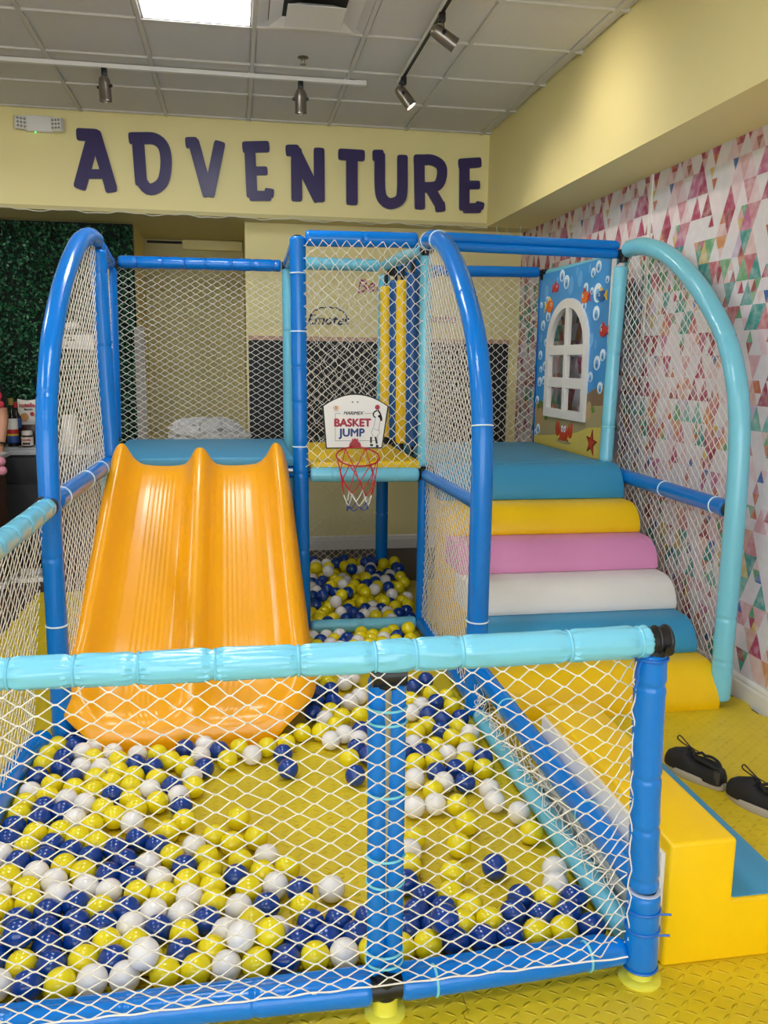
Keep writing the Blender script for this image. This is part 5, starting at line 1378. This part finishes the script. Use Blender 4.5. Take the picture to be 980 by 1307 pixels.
BALLS_yellow_tower=[(807,5933,166),(886,5944,168),(1029,5871,173),(538,5823,169),(628,5824,167),(656,5684,112),(672,5606,118),(864,5631,135),(810,5697,104),(774,5545,108),(870,5749,109),(1120,5795,80),(614,5547,106),(737,5463,102),(816,5454,101),(821,5375,104),(782,5277,66),(921,5488,112),(918,5362,40),(926,5255,72),(1045,5552,89),(1120,5570,111),(1109,5647,129),(1064,5476,102),(1067,5361,40),(995,5230,40),(569,5233,50),(653,5280,115),(498,5093,40),(484,5014,40),(570,5016,40),(840,5042,40),(920,5034,40),(746,5853,167),(1120,5934,170),(1086,5267,40),(707,5282,40),(448,5156,40),(412,4979,40)]
BALLS_blue_pit=[(-627,3482,40),(-669,3420,40),(-698,3502,40),(-695,3315,40),(-691,3237,40),(-762,3168,40),(-634,3147,40),(-409,3220,40),(-340,3181,40),(-227,3330,40),(-90,3293,40),(-145,3151,40),(-257,3018,40),(-466,2986,40),(-214,2864,40),(-689,2928,40),(-619,2890,40),(-687,2848,40),(-762,2809,40),(-757,2730,40),(-613,2678,40),(-546,2629,40),(-480,2584,40),(-619,2599,40),(-698,2592,40),(-344,2670,40),(-406,2619,40),(-276,2618,40),(-369,2549,40),(-410,2481,40),(-337,2449,40),(-183,2488,40),(-25,2413,40),(-482,2348,40),(-334,2298,40),(-555,2320,40),(-468,2261,40),(-545,2243,40),(-391,2240,40),(-630,2292,40),(-593,2163,93),(-499,2093,40),(-525,2168,40),(-447,2183,40),(-344,2089,40),(-237,2201,40),(-106,2217,40),(-169,2089,40),(-543,2027,40),(-619,2214,40),(-648,2140,40),(163,3225,40),(176,3096,40),(357,3834,40),(424,3731,40),(427,3872,40),(344,3733,40),(318,3614,40),(505,3402,40),(463,3233,40),(501,3163,40),(427,3003,40),(834,3856,40),(896,3652,40),(831,3520,40),(882,3459,40),(962,3462,40),(848,3349,40),(648,3170,40),(725,3152,40),(953,3072,40),(820,2995,40),(739,2980,40),(828,2886,40),(486,2306,40),(527,2229,40),(486,2161,40),(566,2159,40),(525,2092,40),(445,2094,40),(566,2022,40),(534,2022,112),(644,2022,40),(910,3935,40),(164,2317,40),(63,2256,40),(182,2159,40),(261,2159,40),(142,2090,40),(221,2090,40),(300,2090,40),(345,2155,40),(105,2022,40),(776,2345,40),(805,2179,40),(761,2111,40),(838,2091,40),(962,2152,40),(918,2088,40),(962,2022,40),(722,2022,40),(451,4606,40),(607,4627,40),(578,4553,40),(897,4628,40),(349,4727,40),(681,4435,40),(962,4698,40)]
BALLS_blue_tower=[(537,6017,166),(693,5912,178),(753,5989,184),(786,5784,161),(950,5992,169),(961,5912,174),(896,5868,189),(1055,5832,108),(1120,5858,144),(1120,5745,163),(908,5711,167),(977,5727,115),(1037,5674,109),(798,5619,91),(574,5699,103),(541,5578,111),(494,5642,105),(921,5578,116),(855,5533,110),(990,5450,111),(577,5440,110),(627,5378,102),(706,5387,102),(530,5277,117),(480,5223,70),(470,5328,99),(684,5206,40),(710,5130,40),(648,4998,40),(726,5010,40),(796,5198,40),(976,5308,40),(898,5188,40),(1049,5125,40),(991,5070,40),(1042,4981,40),(528,4948,40)]
BALLS_buried=[(353,5273,40),(346,5353,40),(363,5433,40),(357,5513,40),(352,5593,40),(361,5673,40),(355,5753,40),(380,5842,40),(347,5923,40),(363,6003,40),(432,5279,40),(426,5359,40),(447,5436,40),(437,5515,40),(432,5595,40),(441,5675,40),(435,5755,40),(460,5843,40),(427,5921,40),(443,6000,40),(527,5166,40),(512,5289,40),(505,5368,40),(535,5443,40),(522,5521,40),(512,5600,40),(523,5679,40),(515,5758,40),(543,5845,40),(507,5926,40),(524,6029,40),(628,5286,40),(583,5352,40),(613,5426,40),(600,5505,40),(590,5584,40),(606,5663,40),(594,5749,40),(623,5842,40),(585,5912,40),(605,5990,40),(670,5353,40),(692,5435,40),(680,5514,40),(670,5593,40),(686,5671,40),(674,5752,40),(703,5844,40),(663,5932,40),(683,6011,40),(755,5347,40),(771,5426,40),(764,5505,40),(749,5584,40),(765,5679,40),(754,5758,40),(783,5850,40),(742,5935,40),(764,6020,40),(843,5333,40),(850,5415,40),(843,5497,40),(842,5577,40),(842,5661,40),(831,5740,40),(858,5824,40),(821,5924,40),(844,6000,40),(929,5441,40),(919,5522,40),(918,5602,40),(918,5682,40),(908,5761,40),(938,5835,40),(898,5904,40),(927,5985,40),(1023,5434,40),(998,5510,40),(997,5593,40),(997,5673,40),(988,5752,40),(1017,5844,40),(993,5934,40),(1004,6013,40),(1096,5515,40),(1093,5594,40),(1076,5671,40),(1068,5751,40),(1096,5859,40),(1073,5935,40),(1084,6015,40),(345,5819,108),(366,5896,113),(358,5976,115),(424,5816,106),(446,5893,112),(438,5982,117),(503,5810,99),(525,5886,106),(516,5977,100),(582,5815,103),(604,5892,115),(599,6011,116),(664,5806,98),(683,5888,103),(681,5970,108),(745,5811,99),(770,5896,104),(761,5975,106),(849,5897,109),(840,5988,118),(919,5859,113),(933,5938,103),(911,6023,108),(993,5886,103),(1002,5976,111),(1068,5911,115),(1081,5990,116)]

def sphere_mesh(name, m, sub):
    me = MB().sphere((0, 0, 0), .04, sub).mesh(name, True, 180); me.materials.append(MATS[m]); return me
def ball_zone(x, y):
    if y > 4.3 or (x > .32 and y > 3.75): return 'in front of the aqua sill of the tower'
    if y > 3.05 and x < .32: return 'around the foot of the orange slide'
    if x > .72: return 'along the low aqua side rail of the pit'
    if abs(x - .34) < .3 and y < 2.6: return 'around the middle post of the pit fence'
    if x < -.45: return 'by the net under the aqua side rail'
    if y < 2.45: return 'behind the near bottom rail'
    return 'in the open middle of the ball pit'
for colr, pitl, towl in (('white', BALLS_white_pit, BALLS_white_tower), ('yellow', BALLS_yellow_pit, BALLS_yellow_tower), ('blue', BALLS_blue_pit, BALLS_blue_tower)):
    me = sphere_mesh('ball_mesh_' + colr, 'ball_' + colr, 4)
    for lst, tower in ((pitl, False), (towl, True)):
        for p in lst:
            o = bpy.data.objects.new(colr + '_ball', me); COL.objects.link(o)
            o.location = (p[0] / 1000, p[1] / 1000, p[2] / 1000)
            z_ = ('in the heap under the yellow deck, ' + ('near the back post' if p[1] > 5.6 else 'near the aqua sill' if p[1] < 5.2 else 'in its middle')) if tower else ball_zone(p[0] / 1000, p[1] / 1000)
            tag(o, '%s plastic ball %s' % (colr, z_), 'ball', '%s balls %s' % (colr, z_))
mb = MB()
for p in BALLS_buried: mb.sphere((p[0] / 1000, p[1] / 1000, p[2] / 1000), .04, 2)
tag(mb.build('buried_balls', 'ball_yellow'), 'buried plastic balls in the depth of the heap under the tower', 'balls', kind='stuff')
